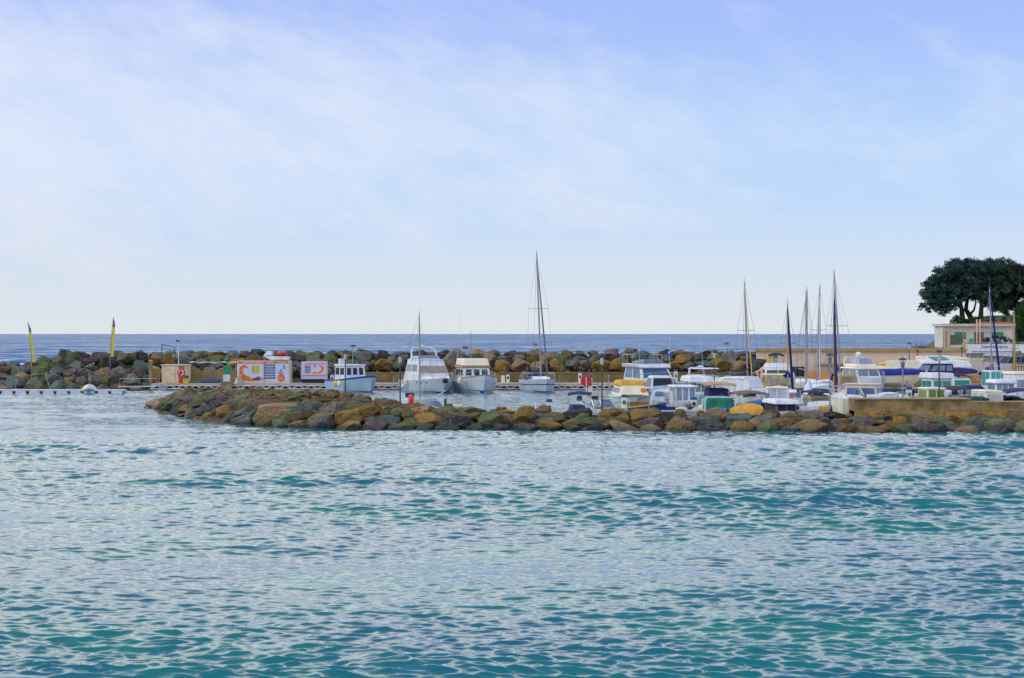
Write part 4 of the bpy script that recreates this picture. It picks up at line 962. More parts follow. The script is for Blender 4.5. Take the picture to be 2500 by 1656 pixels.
b.part(MB().box((0, b.yt(.48), 2.18), (1.9, .08, .4)), 'windscreen', BROWN); b.part(MB().lathe([(.05, 0), (.28, .04), (.28, .12), (.05, .2)], (0, b.yt(.34), 2.57)), 'radar_dome', WHITE, smooth=True)
b.rails(.45, .5); b.aerial(.9, .3, 2.5, 2.6, -.25); b.aerial(-1.6, .08, 1.3, 3.9, .25, 'flag_staff')
b.part(MB().prism([(-1.42, 4.1), (-1.2, 3.85), (-1.12, 3.3), (-1.38, 3.5)], b.yt(.08), b.yt(.08) + .02), 'ensign', BLUE)
b = B_('cabin_cruiser', 'white cabin cruiser with two large teal front panes under a plain roof', 'boat', 1706, 144, 10, 6.5, 2.3, .8, 1.1, hull=WHITE, stripe=DKHULL, fullness=2.5)
b.cabin(.16, .66, 1.85, .9, .95, fr=.2, side=.05, wf=2, ws=2, v0=.28, v1=.9, glass=M('teal_glass', (.015, .12, .16), .08, .3, 1), bevel=.04, frame=.05)
b.cabin(.10, .70, 2.05, 1.86, .46, fr=.36, side=.16, name='roof_cover', bevel=.1); b.rails(.6, .4); b.trunk(.6, .93, .3, .7)

# ---- third row
b = B_('motor_cruiser', 'cream cruiser topped with bright yellow canopy and orange lifebuoy', 'boat', 1540, 133, 12, 6.0, 2.4, 1.15, 1.3, hull=M('pale_green_topsides', (.50, .62, .58), .35, .1, 2), deck=CREAM, fullness=2.8, rake=.8, strake=CREAM)
b.cabin(.12, .74, 2.15, 1.2, .72, fr=.42, br=.1, side=.26, mat=CREAM, ws=2, v0=.3, v1=.75, bevel=.08)
b.cabin(.14, .66, 1.95, 1.86, .42, fr=.16, br=.1, side=.12, mat=OCHRE, name='canopy', bevel=.16)
b.part(MB().lathe([(.10, -.05), (.2, -.03), (.2, .03), (.10, .05)], (0, 0, 0)), 'lifebuoy', ORANGE).matrix_basis = Matrix.Translation((.68, b.yt(.70), 1.55)) @ Matrix.Rotation(R(65), 4, 'X') @ Matrix.Scale(1.1, 4)
b = B_('pilothouse_boat', 'boat with tall grey-windowed wheelhouse of three front panes', 'boat', 1668, 126.5, 6, 6.0, 2.2, .9, 1.15, hull=WHITE, stripe=BLUE, fullness=2.6)
b.cabin(.25, .70, 1.42, .85, 1.16, fr=.05, side=.02, mat=WHITE, wf=3, ws=2, v0=.25, v1=.94, glass=M('grey_blue_pane', (.20, .24, .34), .12, .25, 1.2), roof=(.17, .09, WHITE), bevel=.02, frame=.07)
b.part(MB().tube([(.55, b.yt(.2), .9), (.55, b.yt(.2), 2.3)], .03, 5).tube([(-.55, b.yt(.2), .9), (-.55, b.yt(.2), 2.3)], .03, 5), 'roof_post', BROWN)
b = B_('motorboat', 'navy-covered motorboat with sagging tan bimini', 'boat', 1754, 128, 8, 5.6, 2.1, .85, 1.1, hull=NAVY, fullness=2.5)
b.cover(.30, .98, .50, NAVY); b.cabin(.22, .60, 1.66, 1.0, .85, fr=.32, side=.18, mat=NAVY, name='canvas_tent', bevel=.12)
b.bimini(.08, .62, 2.15, 2.18, TAN, .1, z0=.9)
b = B_('work_boat', 'square white-framed boat hidden under a bright green tarpaulin', 'boat', 1748, 121, 4, 4.4, 1.62, .75, .9, hull=WHITE, fullness=4.0)
b.cabin(.10, .90, 1.74, .68, .84, fr=.06, side=.03, mat=GREENT, name='tarpaulin', bevel=.10)
b.part(MB().tube([(-.94, b.yt(.9) - .06, .3), (-.94, b.yt(.9) - .06, 1.42), (-.8, b.yt(.9) - .06, 1.54), (.8, b.yt(.9) - .06, 1.54), (.94, b.yt(.9) - .06, 1.42), (.94, b.yt(.9) - .06, .3)], .045, 6), 'cover_frame', WHITE)
b = B_('fishing_boat', 'small wooden pointed fishing boat with orange gunwale and brown awning', 'boat', 1566, 123.5, 66, 3.4, 1.8, .75, 1.15, hull=BLUE, deck=WOOD, strake=OCHRE, fullness=2.0, rake=.3)
b.bimini(.12, .62, 1.3, 1.5, BROWN, .08, z0=.8); b.part(MB().box((0, b.yt(.45), .92), (.6, 1.1, .4)), 'engine_box', WOOD, bevel=.03)
b.part(MB().box((-.3, b.yt(.2), .95), (.3, .35, .35)), 'brown_crate', BROWN); b.part(MB().tube([(0, b.yt(.97), 1.1), (0, b.yt(1.0), 1.55)], .04, 6), 'stem_post', OCHRE)
b = B_('motorboat', 'small white and blue boat with arched white roll bar', 'boat', 1612, 124.5, -30, 4.8, 1.8, .7, .95, hull=BLUE, deck=WHITE, fullness=2.2)
b.arch(.35, 1.35, .75, .95, WHITE, .10, .12, .9); b.console(.55, .75, .8, .7, BLUEW); b.seat(.3, .75, .5, BLUEW); b.windscreen(.62, 1.3, .85, .42, .25, .5)
b.part(MB().box((.35, b.yt(.8), .98), (.5, .6, .3)), 'blue_locker', BLUE, bevel=.03)
b = B_('dinghy', 'white dinghy half under a grey cover beside the bare twigs', 'boat', 1688, 119.5, -40, 3.4, 1.35, .62, .85, hull=WHITE, fullness=2.2)
b.cover(.1, .96, .28, M('off_white_cover', (.62, .62, .58), .8, .1, 2), .03, .1); b.seat(.15, .6, .4)
b = B_('sailing_yacht', 'sloop with a black sail bag heaped around the foot of its mast', 'sailboat', 1825, 158, 0, 7.5, 2.5, .9, 1.1, hull=GREYW, stripe=NAVY, fullness=2.0)
b.trunk(.3, .76, .42, .62, ports=2); b.mast(.55, 8.75, ALU, .075, lean=(-.25, .3), spread=((.55, .7),), boom=2.5, boommat=BLACKC, jib=GOLD, jr=.035, bz=1.15)
b.bimini(.02, .3, 2.0, 2.15, NAVY, .1, z0=.95)
b = B_('covered_cruiser', 'white canvas-wrapped cruiser with pinkish side screens', 'boat', 1838, 143, 44, 6.0, 2.3, .95, 1.2, hull=WHITE, stripe=DKHULL, fullness=2.4, rake=1.0)
CANV = M('white_canvas', (.66, .68, .74), .8, .08, 2, bump=.2)
b.cabin(.10, .60, 2.0, 1.05, 1.1, fr=.5, side=.16, mat=CANV, name='canvas_tent', bevel=.10); b.cabin(.14, .50, 1.85, 2.13, .16, fr=.1, side=.12, mat=WHITE, name='hard_roof', bevel=.05)
b.trunk(.5, .92, .55, .78, CANV, 'canvas_foredeck'); yf = b.yt(.60)
b.part(panel(MB(), [(-1.0, yf, 1.05), (1.0, yf, 1.05), (.84, yf + .5, 2.15), (-.84, yf + .5, 2.15)], .04, .96, .05, .38, .025), 'front_screen', M('pinkish_mesh', (.50, .36, .32), .8, .12, 2)); b.rails(.5, .45)
b = B_('motorboat', 'navy-hulled open boat with brown bimini and white seats', 'boat', 1836, 124.5, 16, 5.4, 2.2, .85, 1.05, hull=NAVY, deck=WHITE, fullness=2.4)
b.bimini(.10, .58, 2.1, 1.66, BROWN, .14, z0=.9); b.console(.5, .85, .7, .6); b.seat(.32, .85, .6); b.part(MB().box((-.62, b.yt(.62), 1.1), (.35, .4, .55)), 'cream_locker', CREAM, bevel=.03)
b.cover(.62, .98, .3, BLUE, .02, .1)
b = B_('dinghy', 'dinghy wrapped in a smooth bright orange cover on the mole', 'boat', 1829, 117.5, 40, 2.3, 1.1, .35, .42, hull=WHITE, z=.46, fullness=2.0, sub=.25); b.cover(.0, 1.0, .42, M('orange_cover', (.62, .31, .05), .8, .1, 2, bump=.2), .05, .30)
b = B_('trawler', 'tall cream trawler yacht with yellow wooden wheelhouse and black bimini', 'boat', 1897, 154, -8, 8.0, 2.7, 1.0, 1.6, hull=CREAM, deck=CREAM, keel=DKHULL, fullness=2.9, strake=WOOD)
YW = M('yellow_varnish', (.46, .29, .05), .5, .2, 3)
b.cabin(.18, .70, 2.1, 1.05, 1.12, fr=.2, side=.05, mat=YW, wf=3, ws=3, v0=.45, v1=.88, glass=GGLASS, frame=.12)
b.cabin(.22, .66, 2.15, 2.18, .58, fr=.2, side=.10, mat=CREAM, wf=2, ws=2, v0=.30, v1=.72, glass=BGLASS, name='upper_wheelhouse', bevel=.05, frame=.03)
b.cabin(.26, .62, 2.1, 2.77, .38, fr=.35, side=.22, mat=CANV, name='flybridge_cover', bevel=.08)
b.bimini(.24, .5, 1.15, 3.85, BLACKC, .12, z0=3.1); b.part(MB().box((-.55, b.yt(.35), 3.42), (.4, .4, .5)), 'helm_station', YELLOW, bevel=.05); b.seat(.3, 3.12, .4); b.rails(.6, .5)
b.part(MB().ico((1.15, b.yt(.55), 1.9), (.28, .5, .6), 2), 'hanging_tender', CANV, smooth=True)
b = B_('cabin_boat', 'small white cabin boat with lilac-tinted wraparound panes', 'boat', 1897, 126, -14, 5.8, 2.1, .85, 1.05, hull=WHITE, stripe=NAVY, fullness=2.4)
b.cabin(.28, .64, 1.62, .95, .98, fr=.3, side=.14, wf=2, ws=1, v0=.3, v1=.95, glass=M('lilac_pane', (.36, .38, .50), .1, .2, 1.5), roof=(.1, .07, CREAM), bevel=.03, frame=.05); b.trunk(.58, .92, .30, .7, ports=1); b.cover(.02, .26, .5, BROWN, -.1, 0)
b = B_('motorboat', 'low launch with flat white roof over violet side curtains', 'boat', 1908, 119, 10, 4.6, 1.6, .62, .8, hull=WHITE, fullness=2.6)
b.cabin(.12, .80, 1.30, .62, .55, fr=.08, side=.03, mat=M('violet_curtain', (.16, .09, .20), .7, .3, 3), wf=2, ws=2, v0=.1, v1=.9, glass=BLACKC, name='curtained_cabin', bevel=.03); b.cabin(.06, .86, 1.66, 1.17, .26, fr=.16, side=.12, mat=WHITE, name='roof', bevel=.06)
b = B_('sailing_yacht', 'gold-masted sloop with a deep blue furled sail', 'sailboat', 1922, 147, -3, 7.2, 2.4, .9, 1.1, hull=WHITE, stripe=BLUE, fullness=2.0)
b.trunk(.3, .76, .38, .62, ports=2); b.mast(.56, 6.85, GOLD, .06, lean=(0, .25), spread=((.55, .6),), boom=2.3, boommat=SAILB, jib=SAILB, jr=.075)
b = B_('sailing_dinghy', 'cluttered small sailboat with a white cone sail bag and thin mast', 'sailboat', 1966, 137, 0, 5.5, 2.0, .75, .95, hull=WHITE, stripe=NAVY, fullness=2.0)
b.trunk(.3, .72, .35, .62); b.mast(.55, 7.6, ALU, .055, lean=(.03, .15), spread=((.5, .5),), boom=1.8, boommat=None)
b.part(MB().tube([(0, b.yt(.75), 1.0), (.05, b.yt(.70), 1.7), (.12, b.yt(.66), 2.25)], [.40, .30, .03], 9), 'sail_bag', CANV, smooth=True)
b = B_('motorboat', 'white boat with navy bimini, tan screen and blue hull badge', 'boat', 1996, 122.5, 14, 5.6, 2.0, .75, 1.05, hull=WHITE, fullness=2.3)
b.bimini(.25, .62, 1.55, 1.82, NAVY, .10, z0=.85); b.cabin(.30, .60, 1.42, .85, .75, fr=.25, side=.08, mat=TAN, wf=1, ws=1, v0=.15, v1=.72, glass=GGLASS, name='canvas_screen', bevel=.06, frame=.12)
b.trunk(.55, .95, .42, .82); b.part(MB().ico((.42, b.yt(.87), 1.12), (.20, .12, .06), 2), 'hull_badge', BLUE, smooth=True)
b.part(MB().box((-.45, b.y(1, .9) - .25, .80), (.68, .18, .30)), 'bow_pad', OCHRE, bevel=.03)
b = B_('sailing_yacht', 'sloop with a violet-blue wrapped mast and blue boom tent', 'sailboat', 2034, 139, -12, 7.4, 2.5, .9, 1.1, hull=WHITE, stripe=NAVY, fullness=2.0)
b.trunk(.3, .76, .40, .62, ports=2); b.mast(.58, 7.4, GOLD, .055, lean=(.05, .15), spread=((.42, .5),), boom=2.4, boommat=SAILB, jib=M('violet_sail_cover', (.018, .014, .11), .8, .3, 3), jr=.085)
b = B_('sailing_yacht', 'far sloop with a tall slender mast and long crosswise spreaders', 'sailboat', 2049, 168, 6, 9.0, 3.0, 1.0, 1.3, hull=GREYW, stripe=NAVY, fullness=2.0)
b.trunk(.3, .76, .40, .62, ports=2); b.mast(.58, 9.8, ALU, .085, lean=(-.55, .35), spread=((.52, .92),), boom=3.0, boommat=NAVY)
b = B_('sailing_yacht', 'far grey-masted sloop with a furled jib leaning off its mast', 'sailboat', 1994, 170, -10, 8.6, 2.8, 1.0, 1.3, hull=GREYW, stripe=NAVY, fullness=2.0)
b.trunk(.3, .76, .40, .62, ports=2); b.mast(.58, 8.6, ALU, .085, lean=(.25, .3), spread=((.55, .7),), boom=2.8, boommat=None, jib=ALU, jr=.05)
b = B_('covered_cruiser', 'cruiser enclosed in a tan canopy with olive plastic panes', 'boat', 2068, 143, -8, 6.0, 2.2, 1.0, 1.3, hull=WHITE, stripe=NAVY, fullness=2.5)
b.cabin(.18, .66, 1.65, 1.15, 1.35, fr=.4, side=.18, mat=TAN, wf=1, ws=2, v0=.25, v1=.86, glass=M('olive_plastic', (.24, .20, .10), .15, .25, 1.2), name='canopy', bevel=.14, frame=.10)
b.windscreen(.72, 1.8, 1.25, .5, .4, .8, M('rosy_pane', (.40, .30, .36), .1, .2, 1)); b.rails(.55, .45); b.trunk(.64, .93, .3, .72)
b = B_('motor_cruiser', 'white square-sterned cruiser backed up to the end of the quay', 'boat', 2064, 119.5, 180, 6.2, 1.65, 1.55, 1.75, hull=CREAM, deck=WHITE, fullness=2.6, sub=.4)
b.cabin(.0, .55, 1.30, 1.5, .22, fr=.1, br=.1, side=.1, name='engine_hatch', bevel=.05); b.rails(.1, .45, 5, 'side_rail')
b.part(MB().box((0, b.L / 2 + .05, 1.02), (1.28, .06, .05)).box((0, b.L / 2 + .16, .36), (1.5, .3, .08)), 'swim_step', GREYW); b.part(MB().box((.1, b.L / 2 + .03, .86), (.52, .03, .09)), 'red_name_strip', M('faded_red', (.5, .16, .16), .5, .1, 3))
for x in (-.45, .4): b.part(MB().box((x, b.yt(.1), 1.78), (.14, .14, .06)), 'deck_cleat', STEEL)
b = B_('cabin_boat', 'white cabin boat with dark blue side panes beside the quay wall', 'boat', 2138, 120.5, 62, 4.8, 1.7, 1.25, 1.5, hull=WHITE, deck=WHITE, fullness=2.2, sub=.4)
b.trunk(.42, .96, .55, .86); b.cabin(.12, .58, 1.35, 1.25, 1.05, fr=.2, side=.10, mat=M('beige_gelcoat', (.55, .46, .40), .4, .06, 2), wf=1, ws=2, v0=.12, v1=.80, glass=BGLASS, roof=(.10, .08, M('beige_roof', (.58, .50, .44), .4, .06, 2)), bevel=.06, frame=.05, name='cabin')
b.part(MB().ico((.55, b.yt(.80), 1.15), (.30, .22, .07), 2), 'hull_badge', BLUE, smooth=True); b.rails(.6, .35)
# ---- boats ashore and against the boatyard
def cradle(bo, n=2):
    m = []
    for t in ([.25, .7] if n == 2 else [.2, .5, .8]):
        y = bo.yt(t); w_ = bo.plan(t) * .8
        bo.part(MB().tube([(-w_, y, -.55), (-w_ * .9, y, .35)], .05, 5).tube([(w_, y, -.55), (w_ * .9, y, .35)], .05, 5).tube([(-w_, y, -.5), (w_, y, -.5)], .05, 5), 'cradle_stand', ALU)
b = B_('motor_yacht', 'big white flybridge cruiser with blue-tinted upper screen and radar ball', 'boat', 2112, 160, 20, 8.2, 2.6, 1.6, 1.85, hull=WHITE, z=.1, fullness=2.4, rake=1.1)
b.cabin(.16, .62, 2.15, 1.7, .78, fr=.4, side=.12, wf=2, ws=2, v0=.25, v1=.86, glass=GGLASS, roof=(.2, .14, CREAM), frame=.05)
b.windscreen(.56, 1.8, 2.62, .68, .5, 1.4, M('lavender_screen', (.28, .30, .48), .12, .15, 1)); b.cabin(.16, .55, 1.9, 2.63, .25, fr=.2, side=.1, name='flybridge', mat=CREAM, bevel=.05)
b.arch(.2, 1.9, 2.65, .75, WHITE, .06, .2); b.part(MB().ico((.4, b.yt(.2) + .2, 3.62), (.27, .27, .27), 2), 'radar_ball', WHITE, smooth=True); b.rails(.5, .5); b.portholes((.45, .58, .7), 1.2, .12)
b = B_('motorboat', 'white motorboat ashore under a fitted bright blue cover', 'boat', 2186, 163, 72, 5.4, 2.1, .75, .9, hull=CREAM, z=1.35, fullness=2.3, rake=1.0, group='boats ashore in the boatyard'); b.cover(.02, .97, .42, M('royal_blue_cover', (.006, .016, .26), .8, .25, 2, bump=.3), .04, .15); b.arch(.12, 1.8, .8, .7, WHITE, .05, .2); cradle(b)
b = B_('sport_cruiser', 'white cruiser ashore with navy cockpit tent and clear panes', 'boat', 2262, 165, -62, 5.6, 2.1, .75, .9, hull=CREAM, z=1.3, fullness=2.3, rake=1.1, group='boats ashore in the boatyard')
b.cabin(.06, .62, 1.75, .75, .88, fr=.75, br=.1, side=.18, mat=NAVY, wf=1, ws=3, v0=.3, v1=.82, glass=GGLASS, name='cockpit_tent', bevel=.10, frame=.07); b.trunk(.55, .93, .35, .75); b.rails(.5, .4); cradle(b)
b = B_('sport_cruiser', 'motorboat ashore under a humped violet-navy cover', 'boat', 2326, 166, 80, 4.6, 1.9, .75, .9, hull=GREYW, z=1.3, fullness=2.3, rake=1.0, group='boats ashore in the boatyard'); b.cover(.05, .95, .50, M('violet_navy_cover', (.035, .018, .10), .85, .3, 2, bump=.3), .04, .1); cradle(b)
b = B_('sport_yacht', 'long sleek white sport yacht ashore with crossed aerials aft', 'boat', 2305, 183, 76, 11.5, 3.2, 1.15, 1.5, hull=WHITE, z=1.1, fullness=2.1, rake=1.8, group='boats ashore in the boatyard')
b.trunk(.30, .85, .75, .78, WHITE); b.windscreen(.58, 2.0, 1.75, .45, .8, 1.6, M('aqua_screen', (.06, .28, .30), .1, .3, 1)); b.cover(.55, .9, .5, TAN, -.7, 0); b.arch(.12, 2.2, 1.2, 1.0, GREYW, .06, -.8); cradle(b, 3)
b = B_('sport_yacht', 'white sport yacht ashore with flat shady deck awning', 'boat', 2285, 189, 74, 9.5, 2.9, 1.1, 1.4, hull=CREAM, z=1.75, fullness=2.2, rake=1.4, group='boats ashore in the boatyard'); b.trunk(.3, .85, .5, .78, CREAM); b.rails(.3, .5); cradle(b, 3)
b = B_('sport_boat', 'pink and white sport boat with dark navy hull ashore beneath the sign', 'boat', 2452, 176, -64, 8.2, 2.7, 1.35, 1.65, hull=NAVY, z=1.35, fullness=2.2, rake=1.4, group='boats ashore in the boatyard')
b.upper_band(.45, 1.0, M('pale_pink_gelcoat', (.66, .56, .60), .35, .06, 2)); b.windscreen(.55, 1.9, 1.45, .6, .6, 1.3, GLASS); b.cabin(.18, .34, 1.9, 1.35, .75, fr=.2, side=.2, mat=NAVY, name='folded_canopy', bevel=.2); cradle(b)
b = B_('sailing_yacht', 'sloop by the boatyard with a navy sail bundle and blue furled jib', 'sailboat', 2420, 160, -6, 8.4, 2.7, 1.0, 1.3, hull=WHITE, z=.0, stripe=NAVY, fullness=2.0)
b.trunk(.3, .76, .40, .62, ports=2); b.mast(.55, 8.2, ALU, .075, lean=(-.15, .3), spread=((.55, .65),), boom=2.6, boommat=M('blue_black_canvas', (.012, .045, .10), .85, .3, 2.5, bump=.3), jib=SAILB, jr=.075, bz=1.3)
b = B_('sailing_yacht', 'sloop with a bare golden mast at the end of the boatyard sign', 'sailboat', 2476, 150, -20, 6.8, 2.3, .85, 1.05, hull=WHITE, stripe=BLUE, fullness=2.0)
b.trunk(.3, .76, .38, .62); b.mast(.55, 6.2, GOLD, .08, lean=(-.03, .1), spread=((.55, .3),), boom=2.0, boommat=SAILB, stays=True)
b = B_('sailing_yacht', 'sloop with a plain dark mast between the pink wall lamps', 'sailboat', 1967, 176, 20, 8.4, 2.7, 1.0, 1.2, hull=GREYW, stripe=NAVY, fullness=2.0); b.trunk(.3, .76, .38, .62); b.mast(.55, 8.45, ALU, .07, lean=(.06, .2), spread=(), boom=2.4, boommat=None)
# ---- near eastern row
b = B_('motor_cruiser', 'white cruiser with broad emerald windscreen and flat roof', 'boat', 2294, 142, 14, 6.0, 2.0, 1.0, 1.3, hull=WHITE, stripe=NAVY, fullness=2.4); b.cabin(.2, .62, 1.62, 1.2, 1.0, fr=.25, side=.06, wf=2, ws=2, v0=.1, v1=.8, glass=GREENW, bevel=.03, frame=.04); b.cabin(.14, .64, 1.78, 2.2, .40, fr=.1, side=.1, name='roof', bevel=.05); b.trunk(.55, .92, .35, .72); b.rails(.5, .4)
b = B_('pilothouse_boat', 'small white wheelhouse boat with lime panes and navy bow awning', 'boat', 2278, 124, 16, 5.6, 2.0, .95, 1.15, hull=WHITE, stripe=GREENT, fullness=2.4)
b.cabin(.30, .62, 1.28, 1.0, .95, fr=.1, side=.04, mat=CREAM, wf=2, ws=1, v0=.22, v1=.92, glass=M('lime_pane', (.16, .24, .02), .12, .3, 1.2), roof=(.10, .08, WHITE), bevel=.02, frame=.06); b.cover(.62, .97, .28, NAVY, .02, -.08, 'bow_awning'); b.rails(.5, .35)
b = B_('motorboat', 'open white boat with curved stern rail and small dark hatch', 'boat', 2202, 122.5, -20, 5.0, 1.9, .95, 1.15, hull=WHITE, fullness=2.3); b.rails(.3, .5, 5); b.windscreen(.6, 1.4, 1.05, .5, .3, .6); b.console(.42, .95, .8, .55); b.part(MB().box((-.35, b.yt(.72), 1.22), (.62, .5, .22)), 'dark_hatch', GLASS, bevel=.03); b.seat(.28, .95, .6)
b = B_('dinghy', 'white sharp-bowed dinghy tucked behind the cabin boat with blue panes', 'boat', 2180, 125, 60, 4.0, 1.5, .85, 1.1, hull=WHITE, fullness=2.0); b.seat(.4, .8, .5); b.rails(.6, .4)
b = B_('motor_cruiser', 'white cruiser with dark arched awning behind the navy canopy boat', 'boat', 2346, 146, 20, 6.0, 2.0, 1.05, 1.35, hull=WHITE, stripe=GREENT, fullness=2.3); b.cabin(.25, .58, 1.6, 1.2, .9, fr=.4, side=.12, wf=1, ws=1, v0=.2, v1=.85, glass=GREENW, frame=.05); b.bimini(.1, .5, 1.7, 2.3, BLACKC, .18, z0=1.0); b.trunk(.55, .92, .35, .72); b.rails(.5, .4)
b = B_('motorboat', 'cream boat with drooping plum awning and curved arch', 'boat', 2330, 124.5, 34, 5.2, 1.9, .95, 1.1, hull=CREAM, fullness=2.3); b.bimini(.2, .75, 1.5, 1.95, M('plum_canvas', (.05, .02, .05), .85, .3, 2.5, bump=.3), .16, z0=1.0); b.console(.5, .95, .7, .6); b.arch(.3, 1.5, 1.0, .9, CREAM, .05, .1)
b = B_('covered_cruiser', 'motorboat with a rounded navy canopy holding two clear panes', 'boat', 2376, 126, -8, 6.0, 2.1, 1.0, 1.2, hull=WHITE, stripe=NAVY, fullness=2.4); b.cabin(.2, .62, 1.62, 1.1, 1.0, fr=.35, side=.16, mat=NAVY, wf=2, ws=2, v0=.28, v1=.78, glass=GGLASS, name='canopy', bevel=.2, frame=.10); b.trunk(.58, .93, .3, .75); b.rails(.5, .4)
b = B_('dinghy', 'low dinghy laid along the quay under a dark teal cover', 'boat', 2368, 118.2, 84, 2.9, 1.2, .45, .55, hull=WHITE, z=.95, fullness=2.3, sub=.2); b.cover(.02, .98, .22, M('dark_teal_cover', (.008, .05, .07), .85, .3, 2.5, bump=.3), .04, .08)
b = B_('pilothouse_boat', 'small cream pilothouse boat with a milky clear-plastic front', 'boat', 2407, 119.5, 8, 4.8, 1.6, .9, 1.05, hull=WHITE, fullness=2.6); b.cabin(.25, .85, 1.18, .95, .98, fr=.06, side=.04, mat=CREAM, wf=1, ws=2, v0=.15, v1=.88, glass=M('milky_plastic', (.52, .50, .54), .25, .1, 1.5), roof=(.06, .07, CREAM), bevel=.04, frame=.16)
b = B_('pilothouse_boat', 'white pilot boat with rounded cap roof and four clear panes', 'boat', 2449, 134, 4, 5.6, 2.0, 1.0, 1.3, hull=WHITE, stripe=NAVY, fullness=2.4); b.cabin(.25, .62, 1.5, 1.15, .88, fr=.2, side=.08, wf=3, ws=2, v0=.28, v1=.94, glass=GGLASS, bevel=.03, frame=.05); b.cabin(.2, .64, 1.75, 2.03, .28, fr=.14, side=.18, name='cap_roof', bevel=.10); b.rails(.5, .4); b.trunk(.58, .93, .28, .72); b.aerial(.3, .4, 2.5, .4)
b = B_('motor_cruiser', 'white cruiser with tall aft cabin of turquoise panes and railed top', 'boat', 2434, 148, 10, 6.0, 1.9, 1.1, 1.4, hull=WHITE, stripe=NAVY, fullness=2.4); b.cabin(.2, .55, 1.3, 1.3, 1.35, fr=.1, side=.05, wf=3, ws=2, v0=.15, v1=.92, glass=M('turquoise_pane', (.05, .32, .32), .12, .2, 1), frame=.06); b.part(MB().tube([(-.6, b.yt(.5), 2.7), (-.6, b.yt(.5), 3.0), (.6, b.yt(.5), 3.0), (.6, b.yt(.5), 2.7)], .02, 5), 'roof_rail', STEEL); b.aerial(0, .4, 2.65, .9); b.aerial(.5, .4, 2.65, .8)
b = B_('motorboat', 'boat wholly wrapped in navy canvas at the end of the quay', 'boat', 2488, 119, -14, 5.2, 2.0, .9, 1.1, hull=NAVY, fullness=2.6); b.cover(.02, .97, .55, NAVY, .05, .5); b.bimini(.2, .8, 1.9, 2.0, NAVY, .14, z0=1.0)
b = B_('motorboat', 'low white launch with navy side awning before the pilot boat', 'boat', 2442, 121.5, 12, 4.6, 1.6, .8, 1.0, hull=WHITE, fullness=2.4); b.bimini(.25, .85, 1.5, 1.58, NAVY, .05, z0=.85); b.part(MB().box((0, b.yt(.55), 1.42), (1.45, 1.9, .26)), 'rolled_side_curtain', NAVY, bevel=.05); b.seat(.4, .75, .5); b.console(.6, .75, .6, .5, BLUEW)
b = B_('motor_cruiser', 'white cruiser with cream domed roof at the eastern edge', 'boat', 2500, 140, 10, 7.2, 2.4, 1.05, 1.35, hull=WHITE, stripe=NAVY, fullness=2.4); b.cabin(.2, .6, 1.9, 1.2, 1.35, fr=.3, side=.14, wf=2, ws=2, v0=.3, v1=.7, glass=GGLASS, roof=(.1, .18, CREAM), frame=.06); b.bimini(.02, .18, 1.8, 1.9, BLUE, .1)
b = B_('motorboat', 'dark teal covered boat low between the gold mast and terracotta wall', 'boat', 1962, 150, 60, 4.6, 1.9, .8, 1.0, hull=DKHULL, fullness=2.3); b.cover(.03, .97, .42, M('teal_black_cover', (.01, .06, .07), .8, .3, 2.5, bump=.3), .03, .2)
b = B_('motor_cruiser', 'small white cruiser with round portholes and blue waist stripe', 'boat', 2014, 152, -40, 5.2, 1.9, 1.0, 1.25, hull=WHITE, fullness=2.3); b.upper_band(.42, .72, BLUE); b.trunk(.35, .9, .55, .8, ports=2); b.cabin(.18, .46, 1.4, 1.0, .85, fr=.3, side=.1, ws=1, wf=1, glass=GGLASS)
b = B_('motorboat', 'black-covered boat tucked under the bow of the blue-covered one', 'boat', 2172, 150, 50, 4.4, 1.8, .8, 1.0, hull=DKHULL, fullness=2.3); b.cover(.03, .97, .40, BLACKC, .03, .25)
b = B_('motorboat', 'dark boat with peaked navy cover below the navy cockpit tent', 'boat', 2242, 150, 20, 4.2, 1.8, .8, 1.0, hull=DKHULL, fullness=2.3); b.cover(.03, .97, .38, BLACKC, .03, .25); b.part(MB().lathe([(.24, 0), (.22, .5), (.02, .9)], (0, b.yt(.8), .9), 8), 'cover_peak', NAVY)
b = B_('motorboat', 'small open boat with pink seat cushions left of the violet mast', 'boat', 1948, 128, 12, 4.2, 1.6, .75, .9, hull=WHITE, fullness=2.3); b.console(.5, .75, .6, .5, GREYW); b.seat(.3, .75, .6, M('dusty_pink_vinyl', (.42, .24, .28), .7, .1, 3)); b.rails(.5, .35); b.outboard(0, BLACK, .9)
b = B_('dinghy', 'grey inflatable dinghy with dark seat beside the clustered masts', 'boat', 1958, 121, 70, 2.8, 1.3, .55, .65, hull=GREYW, fullness=2.4); b.gunwale(M('grey_inflatable_tube', (.34, .34, .38), .6, .1, 3), .17, 'inflated_tube'); b.seat(.35, .5, .4, BLACK)
b = B_('motorboat', 'small white boat with rust-streaked bow near the square-sterned cruiser', 'boat', 2026, 126, -4, 4.4, 1.6, .8, 1.0, hull=WHITE, fullness=2.3); b.trunk(.5, .92, .3, .75); b.windscreen(.5, 1.2, .95, .4, .3, .5); b.rails(.5, .35)
b = B_('motorboat', 'pale blue small boat with white console behind the cream jetty', 'boat', 1720, 123.5, -24, 4.0, 1.5, .62, .8, hull=BLUEW, fullness=2.3); b.console(.45, .65, .6, .55); b.rails(.5, .3)
